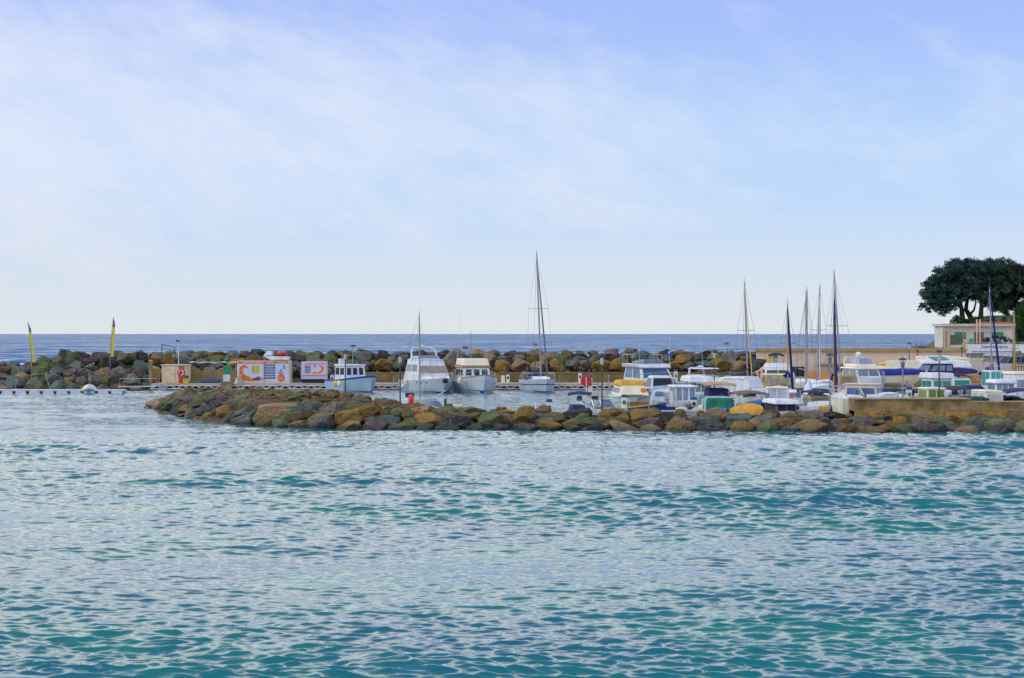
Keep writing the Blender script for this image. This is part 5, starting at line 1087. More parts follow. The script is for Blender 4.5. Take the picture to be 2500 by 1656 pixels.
# ---- small boats behind the western part of the mole
b = B_('sailing_dinghy', 'little white sailing dinghy with a bare upright mast and slanted boom', 'sailboat', 1012, 146, 48, 5.0, 1.7, .45, .62, hull=WHITE, fullness=1.9); b.mast(.62, 6.5, ALU, .055, lean=(.0, .1), spread=(), stays=True)
b.part(MB().tube([(.5, b.yt(.75), .45), (2.4, b.yt(.7), 1.15)], [.08, .03], 6), 'lowered_boom', WHITE); b.part(MB().box((.25, b.yt(.35), .8), (.62, .5, .36)), 'navy_bag', NAVY, bevel=.1)
b = B_('motorboat', 'white open boat with yellow cushion and two black outboards behind the mole', 'boat', 1066, 126, 100, 4.8, 1.8, .58, .75, hull=WHITE, fullness=2.1); b.windscreen(.6, 1.3, .7, .38, .25, .6); b.outboard(-.3); b.outboard(.3); b.part(MB().box((0, b.yt(.78), .74), (.8, .8, .12)), 'yellow_cushion', M('pale_yellow_cushion', (.70, .62, .22), .8, .1, 2), bevel=.04)
b = B_('motorboat', 'grey open boat with maroon engine cover behind the mole', 'boat', 1112, 124, 84, 4.2, 1.7, .45, .6, hull=GREYW, fullness=2.1); b.outboard(0, M('maroon_cowl', (.14, .03, .06), .5, .1, 3), 1.1); b.seat(.4, .5, .5, BLACK)
b = B_('dinghy', 'tiny dinghy with a pale lilac peaked cover behind the mole', 'boat', 1157, 119.8, 0, 3.0, 1.1, .42, .55, hull=WHITE, fullness=2.2); b.cover(.05, .98, .42, M('pale_lilac_cover', (.58, .56, .66), .8, .1, 2), .02, .1)
b = B_('dinghy', 'pale green dinghy low against the mole beside the blue-capped pedestal', 'boat', 1330, 119.6, 90, 3.2, 1.2, .50, .60, hull=M('pale_green_paint', (.45, .62, .55), .4, .1, 2), fullness=2.0); b.seat(.4, .42, .4)
b = B_('motorboat', 'small open boat shaded by a flat navy bimini', 'boat', 1415, 125, -12, 4.8, 1.9, .62, .8, hull=WHITE, fullness=2.4); b.bimini(.2, .62, 1.45, 1.66, NAVY, .08, z0=.7); b.console(.5, .65, .6, .5); b.outboard(0)
b = B_('motorboat', 'small boat bundled in a navy cockpit cover against the mole', 'boat', 1410, 119.6, 6, 3.8, 1.15, .50, .62, hull=WHITE, fullness=2.4); b.cabin(.15, .8, 1.08, .50, .58, fr=.3, side=.14, mat=NAVY, name='cockpit_cover', bevel=.14)
b = B_('motorboat', 'white runabout with slanted screen beside the near lantern', 'boat', 1476, 121, 40, 4.4, 1.7, .75, .9, hull=WHITE, fullness=2.2); b.windscreen(.62, 1.5, .85, .5, .4, .7); b.rails(.5, .35); b.seat(.35, .75, .5, BLACK)
b = B_('jet_ski', 'white covered jet ski nosed onto the pale pontoon', 'jet ski', 219, 175.2, 10, 2.6, 1.45, .30, .55, hull=WHITE, fullness=2.6, group='jet skis'); b.cover(.1, .95, .55, M('grubby_white_cover', (.72, .70, .66), .8, .15, 3), .0, .05); b.part(MB().tube([(-.05, b.yt(.6), 1.1), (0, b.yt(.7), .6)], .07, 6).tube([(-.35, b.yt(.58), 1.12), (.35, b.yt(.58), 1.12)], .04, 5), 'handlebar', BLACK)
# ---------------------------------------------------------------- things along the jetty
JZ = 0.60
FLAGY = M('yellow_flag_cloth', (.72, .60, .01), .7, .1, 2); FLAGD = M('grey_flag_panel', (.16, .16, .24), .7, .3, 3)
def feather(px, pyb, pyt, D, lean, label):
    z0 = ZP(pyb, D); h = ZP(pyt, D) - z0; e = empty('feather_flag', (XP(px, D), D, z0), R(8), label, 'flag', 'feather flags on the far breakwater')
    pole = [(0, 0, -.6), (lean * .15, 0, h * .35), (lean * .6, 0, h * .8), (lean, 0, h)]
    MB().tube(pole, [.03, .028, .02, .012], 6).build('pole', ALU, e)
    def row(u): 
        x = lean * (u ** 1.5); wd = .32 * (1 - .25 * u) * (1 if u < .86 else max(.05, (1 - u) / .14)) ; return x, wd
    for name, a, b, mat in (('yellow_cloth', .26, .80, FLAGY), ('dark_panel', .802, 1.0, FLAGD)):
        rings = []
        for i in range(13):
            u = a + (b - a) * i / 12; x, wd = row(u); z = h * u; rings.append([(x + wd * k / 4, .05 * math.sin(3 * u + k) + (.012 if sgn else -.012), z) for sgn in (0, 1) for k in (range(5) if sgn == 0 else range(4, -1, -1))])
        MB().loft(rings, closed=True, caps=True).build(name, mat, e, smooth=True)
feather(78, 920, 785, 189, -.42, 'shorter yellow feather flag with dark tip on the low western boulders')
feather(268, 905, 774, 191, .36, 'taller yellow feather flag with dark tip beside the big boulders')
# scalloped floating pontoon
pe = empty('floating_pontoon', (XP(100, 174.5), 175.3, 0), 0, 'long pale floating pontoon of white scalloped cubes below the western boulders', 'pontoon')
pm = MB(); x0, x1 = XP(-60, 175.3) - pe.location.x, XP(306, 175.3) - pe.location.x
PONT = M('pale_plastic_float', (.60, .60, .66), .6, .12, 2); n = int((x1 - x0) / .62)
MB().box(((x0 + x1) / 2, 0, .34), (x1 - x0, 1.6, .14)).build('deck', PONT, pe)
for i in range(n // 2):
    a = x0 + i * 2 * (x1 - x0) / (n - n % 2)
    pm.frus(a + .03, a + 1.21, -.84, .84, -.15, a + .20, a + 1.04, -.84, .84, .266)
pm.build('float', WHITE, pe)
MB().box(((x0 + x1) / 2, .1, .02), (x1 - x0, 1.3, .2)).build('weed_line', M('weedy_plastic', (.12, .13, .10), .8, .3, 4), pe)
for px, pyt, lean in ((34, 930, .15), (122, 913, -.45), (222, 915, -.2)):
    e = empty('thin_pole', (XP(px, 174.6), 174.9, .4), 0, {34: 'short blue-grey pole at the western end of the scalloped pontoon', 122: 'leaning thin pole with a yellow tip on the scalloped pontoon', 222: 'thin pole rising behind the covered jet ski'}[px], 'pole', 'thin poles on the scalloped pontoon')
    h = ZP(pyt, 174.9) - .4; MB().tube([(0, 0, -.2), (lean, 0, h)], .028, 6).build('shaft', ALU, e); MB().lathe([(.04, 0), (.05, .1), (.03, .16)], (lean, 0, h - .03), 8).build('tip', YELLOW, e)
gk = empty('gangway', (XP(335, 178), 178, .45), R(20), 'slim grey gangway from the scalloped pontoon to the jetty', 'gangway'); MB().box((0, 0, .15), (3.4, .7, .08)).build('walkway', PONT, gk); MB().tube([(-1.7, -.35, .2), (-1.7, -.35, .9), (1.7, -.35, .9), (1.7, -.35, .2)], .02, 5).build('handrail', STEEL, gk)
# wooden post, cane fences
e = empty('gate_post', (XP(367, 189), 189.2, -.3), 0, 'thick weathered wooden post at the western end of the jetty', 'post'); MB().box((0, 0, 1.55), (.34, .34, 3.1)).build('shaft', M('weathered_post', (.32, .22, .09), .9, .25, 3, bump=.3), e, bevel=.03); MB().frus(-.2, .2, -.2, .2, 3.1, -.1, .1, -.1, .1, 3.22).build('cap', TIMBER, e)
def cane(px0, px1, pyt, D, label):
    x0, x1 = XP(px0, D), XP(px1, D); e = empty('cane_fence', ((x0 + x1) / 2, D, JZ), 0, label, 'fence', 'cane fences on the jetty'); w_ = x1 - x0; h = ZP(pyt, D) - JZ
    MB().box((0, 0, h / 2), (w_, .06, h)).build('cane_panel', CANE, e)
    for i in range(int(w_ / 2.2) + 1): MB().tube([(-w_ / 2 + .1 + i * (w_ - .2) / max(1, int(w_ / 2.2)), -.07, 0), (-w_ / 2 + .1 + i * (w_ - .2) / max(1, int(w_ / 2.2)), -.07, h + .55)], .035, 6).build('post', ALU, e)
    return e
cane(369, 391, 900, 192, 'short cane fence left of the beige shed'); f = cane(457, 578, 905, 192.5, 'long cane fence between beige shed and poster kiosk')
MB().tube([(-2.3 + .4 * i, -.05, 2.03 + .05 * math.sin(i * 1.7)) for i in range(13)], [.05 + .03 * math.sin(i * 2.3) for i in range(13)], 6).build('rolled_net', GREYW, f)
# dark frame
e = empty('metal_frame', (XP(411, 196), 196, 1.6), 0, 'dark metal frame of two posts and two rails behind the beige shed', 'frame')
xx = W(32, 196) / 2; h = ZP(841, 196) - 1.6; h2 = ZP(849, 196) - 1.6
MB().tube([(-xx, 0, 0), (-xx, 0, h)], .045, 6).build('post', DKHULL, e); MB().tube([(xx, 0, 0), (xx, 0, h2)], .045, 6).build('post', DKHULL, e)
MB().tube([(-xx, 0, h), (xx, 0, h2)], .03, 6).build('rail', DKHULL, e); MB().tube([(-xx, 0, h - .38), (xx, 0, h2 - .32)], .03, 6).build('rail', DKHULL, e)
e = empty('camera_post', (XP(436, 191), 191, JZ), 0, 'slim white post with a small camera head behind the beige shed', 'post'); h = ZP(834, 191) - JZ
MB().tube([(0, 0, 0), (0, 0, h)], .04, 6).build('shaft', WHITE, e); MB().box((-.06, -.1, h + .05), (.3, .4, .16)).build('camera_head', DKHULL, e, bevel=.03)
# beige shed
D = 190; e = empty('site_shed', (XP(424, D), D, JZ), R(-6), 'small beige shed with flat lid on the western end of the jetty', 'shed'); w_ = W(60, D); h = ZP(893, D) - JZ
BEI = M('beige_shed_paint', (.72, .58, .38), .7, .08, 1.5); MB().box((0, .9, h / 2), (w_, 1.8, h)).build('shed_body', BEI, e); MB().box((0, .9, h + .06), (w_ + .16, 1.98, .12)).build('lid', M('pinkish_lid', (.62, .50, .42), .7, .08, 2), e)
d_ = MB().box((-.32, -.03, h * .46), (.95, .06, h * .86)).build('door', BEI, e); MB().box((.05, -.08, h * .5), (.06, .05, .12)).build('handle', ALU, d_); text('WC', .26, M('faded_blue_letters', (.38, .36, .50), .7, .1, 3), e, (-.62, -.07, h * .72), width=.34)
MB().box((.80, -.012, h * .5), (.62, .04, h * .98)).build('side_panel', CANE, e)
# red lifebuoy panel on its stand
D = 187.2; e = empty('lifebuoy_stand', (XP(438, D), D + 1.0, JZ), 0, 'red lifebuoy stand with a white ring in front of the beige shed', 'lifebuoy stand'); zc = ZP(911, D) - JZ
MB().lathe([(.40, -.03), (.42, 0), (.40, .03)], (0, 0, 0), 20).build('round_panel', RED, e).matrix_basis = Matrix.Translation((0, 0, zc)) @ Matrix.Rotation(R(90), 4, 'X')
tr = MB(); tr.tube([(.24 * math.cos(t), -.10, zc + .24 * math.sin(t)) for t in [R(-62 + 304 * i / 20 - 28 + 0) for i in range(21)]], .055, 7); tr.build('lifebuoy', WHITE, e, smooth=True)
MB().box((0, .02, zc * .42), (.30, .08, zc * .84)).build('stand_post', RED, e)
e = empty('planter', (XP(450, 187.2), 187.9 + .3, JZ), 0, 'yellow planter tub holding a small green plant beside the shed', 'planter'); MB().frus(-.24, .24, -.24, .24, 0, -.28, .28, -.28, .28, .46).build('tub', YELLOW, e, bevel=.03); leaves(MB(), [((0, 0, .62), .26)], 1500, .09, random.Random(4)).build('plant', LEAF, e, fix=False)
# green beacon
D = 188.6; e = empty('harbour_beacon', (XP(557, D), D - .9, 0), 0, 'green and white harbour beacon with a triangle topmark on a concrete plinth', 'beacon'); zb = lambda py: ZP(py, D - .9)
GRB = M('beacon_green', (.005, .24, .10), .5, .1, 2); MB().box((0, 0, zb(931) / 2), (1.1, .9, zb(931))).build('plinth', CONC, e, bevel=.03)
MB().box((0, 0, (zb(914) + zb(931)) / 2), (.62, .55, zb(914) - zb(931) - .004)).build('white_box', WHITE, e); MB().frus(-.34, .34, -.3, .3, zb(914), -.31, .31, -.28, .28, zb(894)).build('green_tower', GRB, e, bevel=.02)
MB().tube([(0, 0, zb(894)), (0, 0, zb(874))], .055, 8).build('topmark_pole', GRB, e); MB().lathe([(.20, 0), (.20, .03), (.005, .46)], (0, 0, zb(879)), 12).build('topmark', GRB, e)
# kiosk
D = 190.0; kx = (579 + 707) / 2; e = empty('poster_kiosk', (XP(kx, D), D, JZ), 0, 'long white kiosk with orange wave poster and price boards', 'kiosk'); KX = lambda px: XP(px, D) - e.location.x; KZ = lambda py: ZP(py, D) - JZ
PANEL = M('lavender_white_panel', (.58, .62, .80), .5, .04, 1); w_ = KX(707) - KX(579); hK = KZ(882)
MB().box((0, 1.15, hK / 2), (w_, 2.3, hK)).build('kiosk_body', CREAM, e); MB().box((0, -.03, (KZ(888) + KZ(932)) / 2), (w_ - .22, .06, KZ(888) - KZ(932))).build('poster_board', PANEL, e)
MB().box((-.02, -.035, (KZ(882.5) + KZ(887.6)) / 2), (w_ - .2, .07, KZ(882.5) - KZ(887.6))).build('red_banner', M('banner_red', (.70, .10, .05), .5, .1, 3), e)
tx = MB()
for px, wd in ((591, 17), (611, 30), (653, 16), (677, 22)): tx.box(((KX(px) + KX(px + wd)) / 2, -.078, KZ(885)), (KX(px + wd) - KX(px), .012, .05))
tx.build('banner_lettering', CREAM, e)
ORW = M('wave_orange', (.80, .15, .02), .5, .08, 3)
def pz(mb, pts, y0=-.085, y1=-.055): return mb.prism([(KX(570 + x / 9.468), KZ(860 + y / 9.468)) for x, y in pts], y0, y1)
pz(MB(), [(135, 530), (138, 380), (165, 330), (230, 296), (285, 298), (318, 330), (340, 362), (322, 378), (280, 352), (230, 360), (210, 400), (216, 480), (262, 508), (300, 548), (350, 556), (400, 600), (440, 630), (560, 628), (600, 640), (540, 662), (360, 668), (260, 650), (212, 620), (212, 540)]).build('orange_wave', ORW, e)
for a, b_ in ((425, 500), (518, 592)): pz(MB(), [(a, 306), (b_, 306), (b_, 484), (a, 484)]).build('yellow_panel', M('olive_yellow_panel', (.50, .47, .02), .5, .1, 3), e)
pz(MB(), [(430, 600), (480, 606), (580, 560), (640, 592), (690, 604), (640, 640), (560, 655), (450, 640)], -.094, -.06).build('jet_ski_picture', M('plum_ink', (.16, .03, .12), .5, .2, 4), e); pz(MB(), [(590, 596), (640, 588), (685, 604), (640, 628), (600, 622)], -.10, -.09).build('orange_bonnet', ORW, e)
pz(MB(), [(704, 262), (716, 262), (716, 690), (704, 690)]).build('divider', NAVY, e)
INK = M('board_navy', (.02, .05, .22), .5, .1, 3)
for i in range(6):
    y = 286 + i * 58.8; br = pz(MB(), [(724, y), (964, y), (964, y + 36), (724, y + 36)]).build('price_board', INK, e); q = MB(); rr_ = random.Random(i)
    x = 765
    while x < 930: l = rr_.uniform(14, 40); pz(q, [(x, y + 13), (min(x + l, 945), y + 13), (min(x + l, 945), y + 22), (x, y + 22)], -.092, -.084); x += l + rr_.uniform(8, 20)
    q.build('price_lettering', GREYW, br); pz(MB(), [(732, y + 10), (752, y + 10), (752, y + 26), (732, y + 26)], -.092, -.084).build('red_bullet', RED, br)
g = MB().lathe([(.35, -.02), (.37, 0), (.35, .02)], (0, 0, 0), 24).build('red_disc', M('disc_red', (.75, .09, .04), .5, .08, 3), e); g.matrix_basis = Matrix.Translation((KX(570 + 1105 / 9.468), -.07, KZ(860 + 595 / 9.468))) @ Matrix.Rotation(R(90), 4, 'X')
text('GO', .36, CREAM, e, (KX(570 + 1105 / 9.468), -.105, KZ(860 + 628 / 9.468)), name='disc_lettering', width=.44, align='CENTER')
pz(MB(), [(1140, 300), (1192, 300), (1192, 390), (1140, 390)]).build('picture_patch', M('sky_blue_patch', (.15, .35, .60), .5, .2, 4), e); pz(MB(), [(1022, 470), (1080, 462), (1185, 476), (1100, 500), (1030, 500)]).build('small_picture', M('mauve_picture', (.36, .20, .42), .5, .3, 6), e); pz(MB(), [(1075, 410), (1120, 396), (1112, 450), (1085, 452)]).build('small_picture', M('ink_picture', (.12, .10, .28), .5, .3, 6), e)
MB().box((KX(587), -.14, .42), (KX(592) - KX(581), .28, .84)).build('step_box', M('tan_box', (.55, .38, .25), .7, .1, 2), e, bevel=.02)
e2 = empty('traffic_cone', (XP(577, 189), 189.0, JZ), 0, 'small dirty white cone beside the long poster kiosk', 'cone'); MB().lathe([(.2, 0), (.2, .04), (.15, .05), (.05, .55), (.0, .56)], n=12).build('cone_body', WHITE, e2)
# jet ski on the kiosk roof
b = Boat('jet_ski', 'white jet ski with a red seat cover stored on the kiosk roof', 'jet ski', 674, 191.2, -97, 2.8, 1.1, .30, .40, hull=WHITE, z=JZ + hK + .16, fullness=2.2, sub=.16, group='jet skis')
b.part(MB().ico((0, b.yt(.30), .56), (.30, .46, .26), 3), 'seat_cover', RED, smooth=True); b.part(MB().frus(-.3, .3, b.yt(.95), b.yt(.62), .38, -.2, .2, b.yt(.78), b.yt(.64), .85), 'bonnet', GREYW, bevel=.06); b.part(MB().tube([(-.36, b.yt(.66), .92), (.36, b.yt(.66), .92)], .03, 6), 'handlebar', BLACK); b.cover(.05, .6, .2, BLACK, -.2, 0, 'seat')
# poster trailer
D = 190.5; e = empty('poster_trailer', (XP(767, D), D, JZ), 0, 'white poster trailer with orange wave standing on a dark base', 'trailer'); TX = lambda px: XP(px, D) - e.location.x; TZ = lambda py: ZP(py, D) - JZ
MB().box((0, .35, (TZ(883) + TZ(926)) / 2), (TX(800) - TX(736), .7, TZ(883) - TZ(926))).build('panel_box', M('lilac_white_panel', (.50, .50, .68), .5, .05, 1), e, bevel=.02); MB().box((-.1, .5, TZ(926) / 2), (TX(793) - TX(739), 1.0, TZ(926) - .01)).build('dark_base', GLASS, e); MB().frus(TX(793), TX(800), .1, .4, 0, TX(794.5), TX(798), .15, .35, TZ(926)).build('support_leg', CREAM, e)
def tz(mb, pts, y0=-.03, y1=.01): return mb.prism([(TX(570 + x / 9.468), TZ(860 + y / 9.468)) for x, y in pts], y0, y1)
tz(MB(), [(1618, 240), (2125, 240), (2125, 505), (1618, 505)], -.012, .01).build('poster', M('poster_pale', (.60, .62, .76), .5, .05, 1), e)
tz(MB(), [(1640, 258), (2110, 258), (2110, 282), (1640, 282)]).build('red_strip', M('banner_red', (.7, .1, .05)), e)
for i in range(5): tz(MB(), [(1642, 312 + i * 36), (1782, 312 + i * 36), (1782, 332 + i * 36), (1642, 332 + i * 36)]).build('price_board', INK, e)
tz(MB(), [(1800, 470), (1870, 452), (1930, 470), (2010, 440), (2030, 400), (2030, 350), (1980, 330), (1975, 310), (2040, 310), (2085, 350), (2090, 410), (2050, 465), (1960, 492), (1850, 490)]).build('orange_wave', ORW, e)
tz(MB(), [(1845, 310), (1905, 310), (1915, 345), (1890, 330), (1855, 350)]).build('wave_emblem', INK, e)
q = MB(); 
for a, b_ in ((1590, 1650), (1670, 1900), (1920, 2060), (2078, 2155)): tz(q, [(a, 532), (b_, 532), (b_, 550), (a, 550)])
q.build('lower_strip', M('banner_red', (.7, .1, .05)), e)
e = empty('equipment_heap', (XP(510, 190.5), 190.8, JZ), 0, 'low heap of blue and green covered gear against the cane fence', 'gear heap'); MB().ico((0.3, 0, .16), (1.15, .5, .32), 2).build('blue_sheet', M('dull_blue_sheet', (.05, .08, .18), .8, .3, 3, bump=.4), e, smooth=True); MB().ico((-1.4, 0, .06), (.7, .4, .14), 2).build('green_sheet', GREENT, e, smooth=True)
e = empty('swim_ladder', (XP(396, 188), 187.8, 0), 0, 'pale metal ladder dropping from the jetty into the water', 'ladder'); m = MB()
for x in (-.26, .26): m.tube([(x * 1.3, -.12, -.4), (x, -.05, .75)], .03, 5)
for z in (0, .3, .6): m.tube([(-.3, -.08, z), (.3, -.08, z)], .025, 5)
m.build('ladder_frame', GREYW, e)
# service pedestals
def pedestal(px, D, z0, h, label):
    e = empty('service_pedestal', (XP(px, D), D, z0), 0, label, 'service pedestal', 'blue-capped service pedestals'); MB().box((0, 0, h / 2), (.34, .3, h)).build('column', CREAM, e, bevel=.03); MB().frus(-.21, .21, -.19, .19, h, -.16, .16, -.14, .14, h + .17).build('blue_cap', BLUE, e, bevel=.03); MB().box((0, -.16, h * .62), (.18, .03, .22)).build('socket_panel', NAVY, e)
for px, D, z0, h, lb in ((811, 188.8, JZ, .85, 'blue-capped white pedestal between poster trailer and fishing boat'), (1240, 189.5, JZ, .9, 'blue-capped white pedestal between trawler and sloop'), (1416, 189.5, JZ, 1.05, 'blue-capped white pedestal left of the red lifebuoy disc on the long jetty'),
    (1441, 151, .62, 1.45, 'blue-capped pedestal on the inner jetty right of the red disc'), (1650, 189.5, JZ, 1.2, 'blue-capped pedestal beyond the blue-decked cruiser'), (1524, 120.5, .66, .85, 'blue-capped pedestal beneath the yellow-topped cruiser'), (1694, 120.5, .66, .70, 'blue-capped pedestal beside the covered grey dinghy'), (1341, 119.5, .35, .9, 'blue-capped pedestal beside the pale green dinghy'), (2219, 121.5, 1.02, .95, 'blue-capped pedestal by the open boat behind the quay')):
    pedestal(px, D, z0, h, lb)
e = empty('utility_cabinet', (XP(1228, 189.5), 189.6, JZ), 0, 'pair of cream utility boxes beside the pedestal near the trawler', 'cabinet'); MB().frus(-.22, .22, -.2, .2, 0, -.16, .16, -.16, .16, .78).build('cabinet_body', CREAM, e, bevel=.03); MB().box((.5, 0, .25), (.3, .3, .5)).build('low_box', CREAM, e)
# lamps
LG = M('lamp_green', (.05, .08, .10), .5, .15, 3); LGL = M('lamp_glass', (.50, .50, .50), .3, .05, 2)
def lamp(px, D, z0, pyt, label, wide=False):
    e = empty('street_lamp', (XP(px, D), D, z0), 0, label, 'lamp post', 'lantern posts of the marina'); h = ZP(pyt, D) - z0; k = (.19 if wide else .16) if D < 140 else .20
    MB().tube([(0, 0, 0), (0, 0, .5), (0, 0, h - .72)], [.07, .05, .04], 8).build('post', LG if not wide else ALU, e)
    MB().lathe([(.05, 0), (.09, .02), (k * .72, .38), (k * .72, .40), (.0, .41)], (0, 0, h - .72), 8).build('lantern_glass', LGL if not wide else M('lamp_violet', (.20, .14, .26), .4, .1, 3), e)
    MB().lathe([(k, 0), (k * 1.25, .03), (k * 1.2, .1), (.03, .18)], (0, 0, h - .18 if not wide else h - .2), 8).build('lantern_cap', LG, e)
    for a in range(4): MB().tube([(k * .7 * math.cos(a * 1.571), k * .7 * math.sin(a * 1.571), h - .34), (k * math.cos(a * 1.571), k * math.sin(a * 1.571), h - .16)], .015, 4).build('cap_strut', LG, e)
for px, D, z0, pyt, lb, wd in ((843, 136, 1.2, 854, 'green lantern post on the mole in front of the pale blue fishing boat', 0), (977, 122.5, .9, 860, 'lantern post on the mole beside the red canister', 0), (1470, 115, .9, 862, 'lantern post at the mole beside the yellow-topped cruiser', 0), (1307, 191, JZ, 838, 'far lantern post on the jetty next to the sloop mast', 0), (1744, 150.6, .62, 853, 'lantern post on the inner jetty in front of the hardtop cruiser', 0), (1774, 193, .6, 836, 'far lantern post against the dark boulders left of the tall masts', 0), (2026, 118, .9, 861, 'lantern post with violet shade beside the violet-wrapped mast', 1), (2204, 116.5, 1.0, 872, 'lantern post with violet shade behind the low quay wall', 1), (2293, 116.5, 1.0, 853, 'lantern post standing before the emerald-windowed cruiser', 0), (2220, 196, .95, 836, 'far lamp post rising above the pink wall coping', 0)):
    lamp(px, D, z0, pyt, lb, bool(wd))
# red canister, red lifebuoy disc
e = empty('red_canister', (XP(1004, 119.5), 119.3, .95), 0, 'bright red upright canister on a brown rock at the mole', 'canister'); MB().lathe([(.02, 0), (.15, .03), (.17, .12), (.17, .55), (.15, .62), (.05, .66), (.0, .66)], (0, 0, .1), 16).build('shell', M('canister_red', (.78, .06, .01), .4, .05, 2), e, smooth=True); MB().box((0, 0, -.1), (.6, .5, .5)).build('rock_plinth', ROCK['brown'], e, bevel=.1); MB().lathe([(.172, 0), (.178, .02), (.172, .04)], (0, 0, .42), 16).build('strap', RED, e)
e = empty('lifebuoy_disc', (XP(1431, 150.6), 150.6, .62), R(10), 'red round lifebuoy disc on a white post at the inner jetty', 'lifebuoy stand'); zc = ZP(929.5, 150.6) - .62
MB().lathe([(.42, -.03), (.46, 0), (.42, .03)], (0, 0, 0), 20).build('round_panel', RED, e).matrix_basis = Matrix.Translation((0, 0, zc)) @ Matrix.Rotation(R(90), 4, 'X'); MB().tube([(.0, -.06, 0), (.0, -.06, zc + .3)], .045, 6).build('stand_post', WHITE, e)
# mooring poles, fenders, small gear
for px, D, zt, lb in ((1215, 119.5, .98, 'thin mooring pole at the mole below the trawler'), (1271, 119.5, .95, 'thin mooring pole left of the sloop, nearest the mole'), (1291, 119.5, .92, 'thin mooring pole just left of the pale green dinghy'), (1308, 119.5, .9, 'short mooring pole at the bow of the pale green dinghy'), (1458, 149.5, 1.7, 'stout grey mooring pole beside the inner jetty end'), (1366, 187.6, 1.4, 'green mooring pole at the long jetty right of the sloop'), (1486, 187.6, 1.5, 'slim mooring pole at the long jetty left of the flybridge yacht'), (961, 187.6, 1.3, 'slim mooring pole between fishing boat and radar arch cruiser'), (1584, 119, 1.9, 'leaning pale boat-hook pole beside the wooden fishing boat'), (2247, 118, 1.35, 'pinkish mooring pole behind the quay wall')):
    e = empty('mooring_pole', (XP(px, D), D, -.6), 0, lb, 'pole', 'mooring poles'); MB().tube([(0, 0, 0), (0.02, 0, zt + .6)], .045, 7).build('shaft', TIMBER if px not in (1366, 1584) else ALU, e); MB().lathe([(.055, 0), (.055, .08), (.03, .1)], (0.02, 0, zt + .55), 7).build('cap', ALU, e)
def fender(p, mat, label, r=.16, h=.6):
    e = empty('fender', p, 0, label, 'fender', 'fenders hung on hulls'); MB().lathe([(.02, -h / 2), (r * .8, -h / 2 + .06), (r, -h / 4), (r, h / 4), (r * .8, h / 2 - .06), (.03, h / 2), (.02, h / 2 + .06)], n=12).build('bladder', mat, e, smooth=True); MB().tube([(0, 0, h / 2), (0, .1, h / 2 + .5)], .012, 4).build('lanyard', WIRE, e)
fender(P(820, 937, 181.2), YELLOW, 'yellow fender on the side of the pale blue fishing boat', .24, .62); fender(P(828, 937, 180.9), CREAM, 'white fender next to the yellow one on the fishing boat', .2, .6)
fender(P(983, 944, 183), WHITE, 'round white fender low on the radar arch cruiser', .26, .5); fender(P(991, 933, 182.5), CREAM, 'cream fender higher on the radar arch cruiser', .17, .6); fender(P(1122, 930, 179), CREAM, 'cream fender between the radar arch cruiser and trawler', .2, .62); fender(P(1209, 930, 180.5), WHITE, 'white fender on the east side of the trawler', .17, .6); fender(P(1087, 930, 176.2), BLACK, 'black ball fender at the bow of the radar arch cruiser', .26, .5)
e = empty('bare_shrub', (XP(1684, 117.6), 117.6, .85), 0, 'small bare twiggy shrub in front of the covered grey dinghy', 'shrub'); q = random.Random(3); m = MB()
for _ in range(46):
    a = q.uniform(-1.2, 1.2); l = q.uniform(.25, .6); m.tube([(q.uniform(-.1, .1), 0, 0), (math.sin(a) * l * .5, q.uniform(-.1, .1), math.cos(a) * l * .6), (math.sin(a) * l, q.uniform(-.2, .2), math.cos(a) * l)], [.012, .009, .004], 4)
m.build('twig_mass', M('dark_twigs', (.07, .035, .04), .9, .3, 3), e, fix=False)
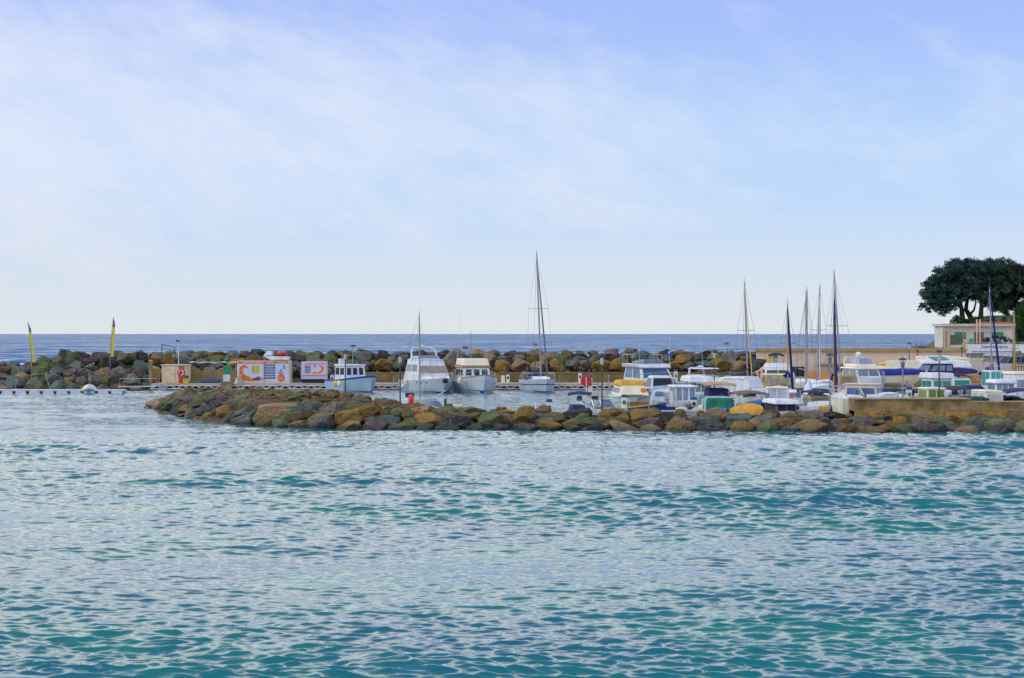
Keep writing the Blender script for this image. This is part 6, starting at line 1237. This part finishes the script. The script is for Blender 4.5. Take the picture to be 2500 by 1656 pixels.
# racing boat with chequered side stored against the wall
CHK = bpy.data.materials.new('chequer_livery'); CHK.use_nodes = True
_c = nd(CHK.node_tree, 'ShaderNodeTexChecker'); _c.inputs['Color1'].default_value = (.02, .02, .03, 1); _c.inputs['Color2'].default_value = (.70, .68, .66, 1); _c.inputs['Scale'].default_value = 3.2
_t = nd(CHK.node_tree, 'ShaderNodeTexCoord'); CHK.node_tree.links.new(_t.outputs['Object'], _c.inputs['Vector']); CHK.node_tree.links.new(_c.outputs[0], CHK.node_tree.nodes['Principled BSDF'].inputs['Base Color'])
b = B_('racing_boat', 'red and yellow racing boat with chequered side against the pink wall', 'boat', 2164, 190, 82, 4.6, 1.6, .75, .95, hull=RED, deck=CREAM, z=1.3, fullness=2.0, rake=1.2, sub=.4, group='boats ashore in the boatyard')
b.upper_band(.25, .80, CHK, 'chequered_band'); b.trunk(.3, .85, .34, .7, CREAM, 'cowling'); b.part(MB().ico((0, b.yt(.45), 1.22), (.34, .7, .16), 2), 'yellow_hatch', YELLOW, smooth=True); b.part(MB().hexa([(-.5, b.yt(.06), .8), (.5, b.yt(.06), .8), (.5, b.yt(.0), .8), (-.5, b.yt(.0), .8)], [(-.5, b.yt(.05), 1.35), (.5, b.yt(.05), 1.35), (.5, b.yt(.0), 1.35), (-.5, b.yt(.0), 1.35)]), 'red_spoiler', RED); cradle(b)
e = empty('standpipe', (XP(1854, 188), 188, .6), 0, 'red hydrant post below the curved end of the pink wall', 'hydrant'); MB().tube([(0, 0, 0), (0, 0, 1.1)], .07, 8).build('pipe', RED, e); MB().ico((0, 0, 1.15), (.17, .17, .14), 2).build('hydrant_head', RED, e, smooth=True)
for px, pyt, D, lb in ((2240, 856, 196, 'rusty pipe mast standing against the pink wall'), (2348, 850, 199, 'thin dark post at the sign end of the pink wall')):
    e = empty('pipe_post', (XP(px, D), D, .95), 0, lb, 'post'); h = ZP(pyt, D) - .95; MB().tube([(0, 0, 0), (0, 0, h)], .06, 7).build('shaft', M('rusty_steel', (.16, .08, .06), .8, .3, 4), e); MB().box((0, 0, h), (.2, .2, .24)).build('head', DKHULL, e)
e = empty('street_lamp', (XP(2482, 186), 186, .95), 0, 'dark double-armed lamp before the pink pier right of the sign', 'lamp post', 'lantern posts of the marina'); h = ZP(859, 186) - .95; MB().tube([(0, 0, 0), (0, 0, h)], .05, 7).build('post', LG, e); MB().tube([(-.3, 0, h), (.3, 0, h)], .05, 6).build('arm', LG, e)
for x in (-.3, .3): MB().frus(x - .14, x + .14, -.12, .12, h - .12, x - .08, x + .08, -.08, .08, h + .08).build('lamp_head', LG, e)
e = empty('slatted_gate', (XP(2494, 172), 172, .95), 0, 'wooden slatted gate beside the navy-hulled sport boat', 'gate'); m = MB()
for i in range(7): m.box((-.75 + i * .25, 0, 1.0), (.13, .05, 2.0))
m.box((0, .05, .5), (1.7, .05, .1)); m.box((0, .05, 1.6), (1.7, .05, .1)); m.build('slats', WOOD, e)
e = empty('stacked_crate', (XP(2368, 161), 161, .95), 0, 'ochre wooden crate standing between the boats ashore', 'crate'); MB().box((0, 0, .55), (1.6, 1.1, 1.1)).build('crate_body', M('ochre_ply', (.42, .25, .08), .8, .2, 3), e, bevel=.02); MB().box((0, -.56, .55), (1.5, .04, .12)).build('batten', WOOD, e)
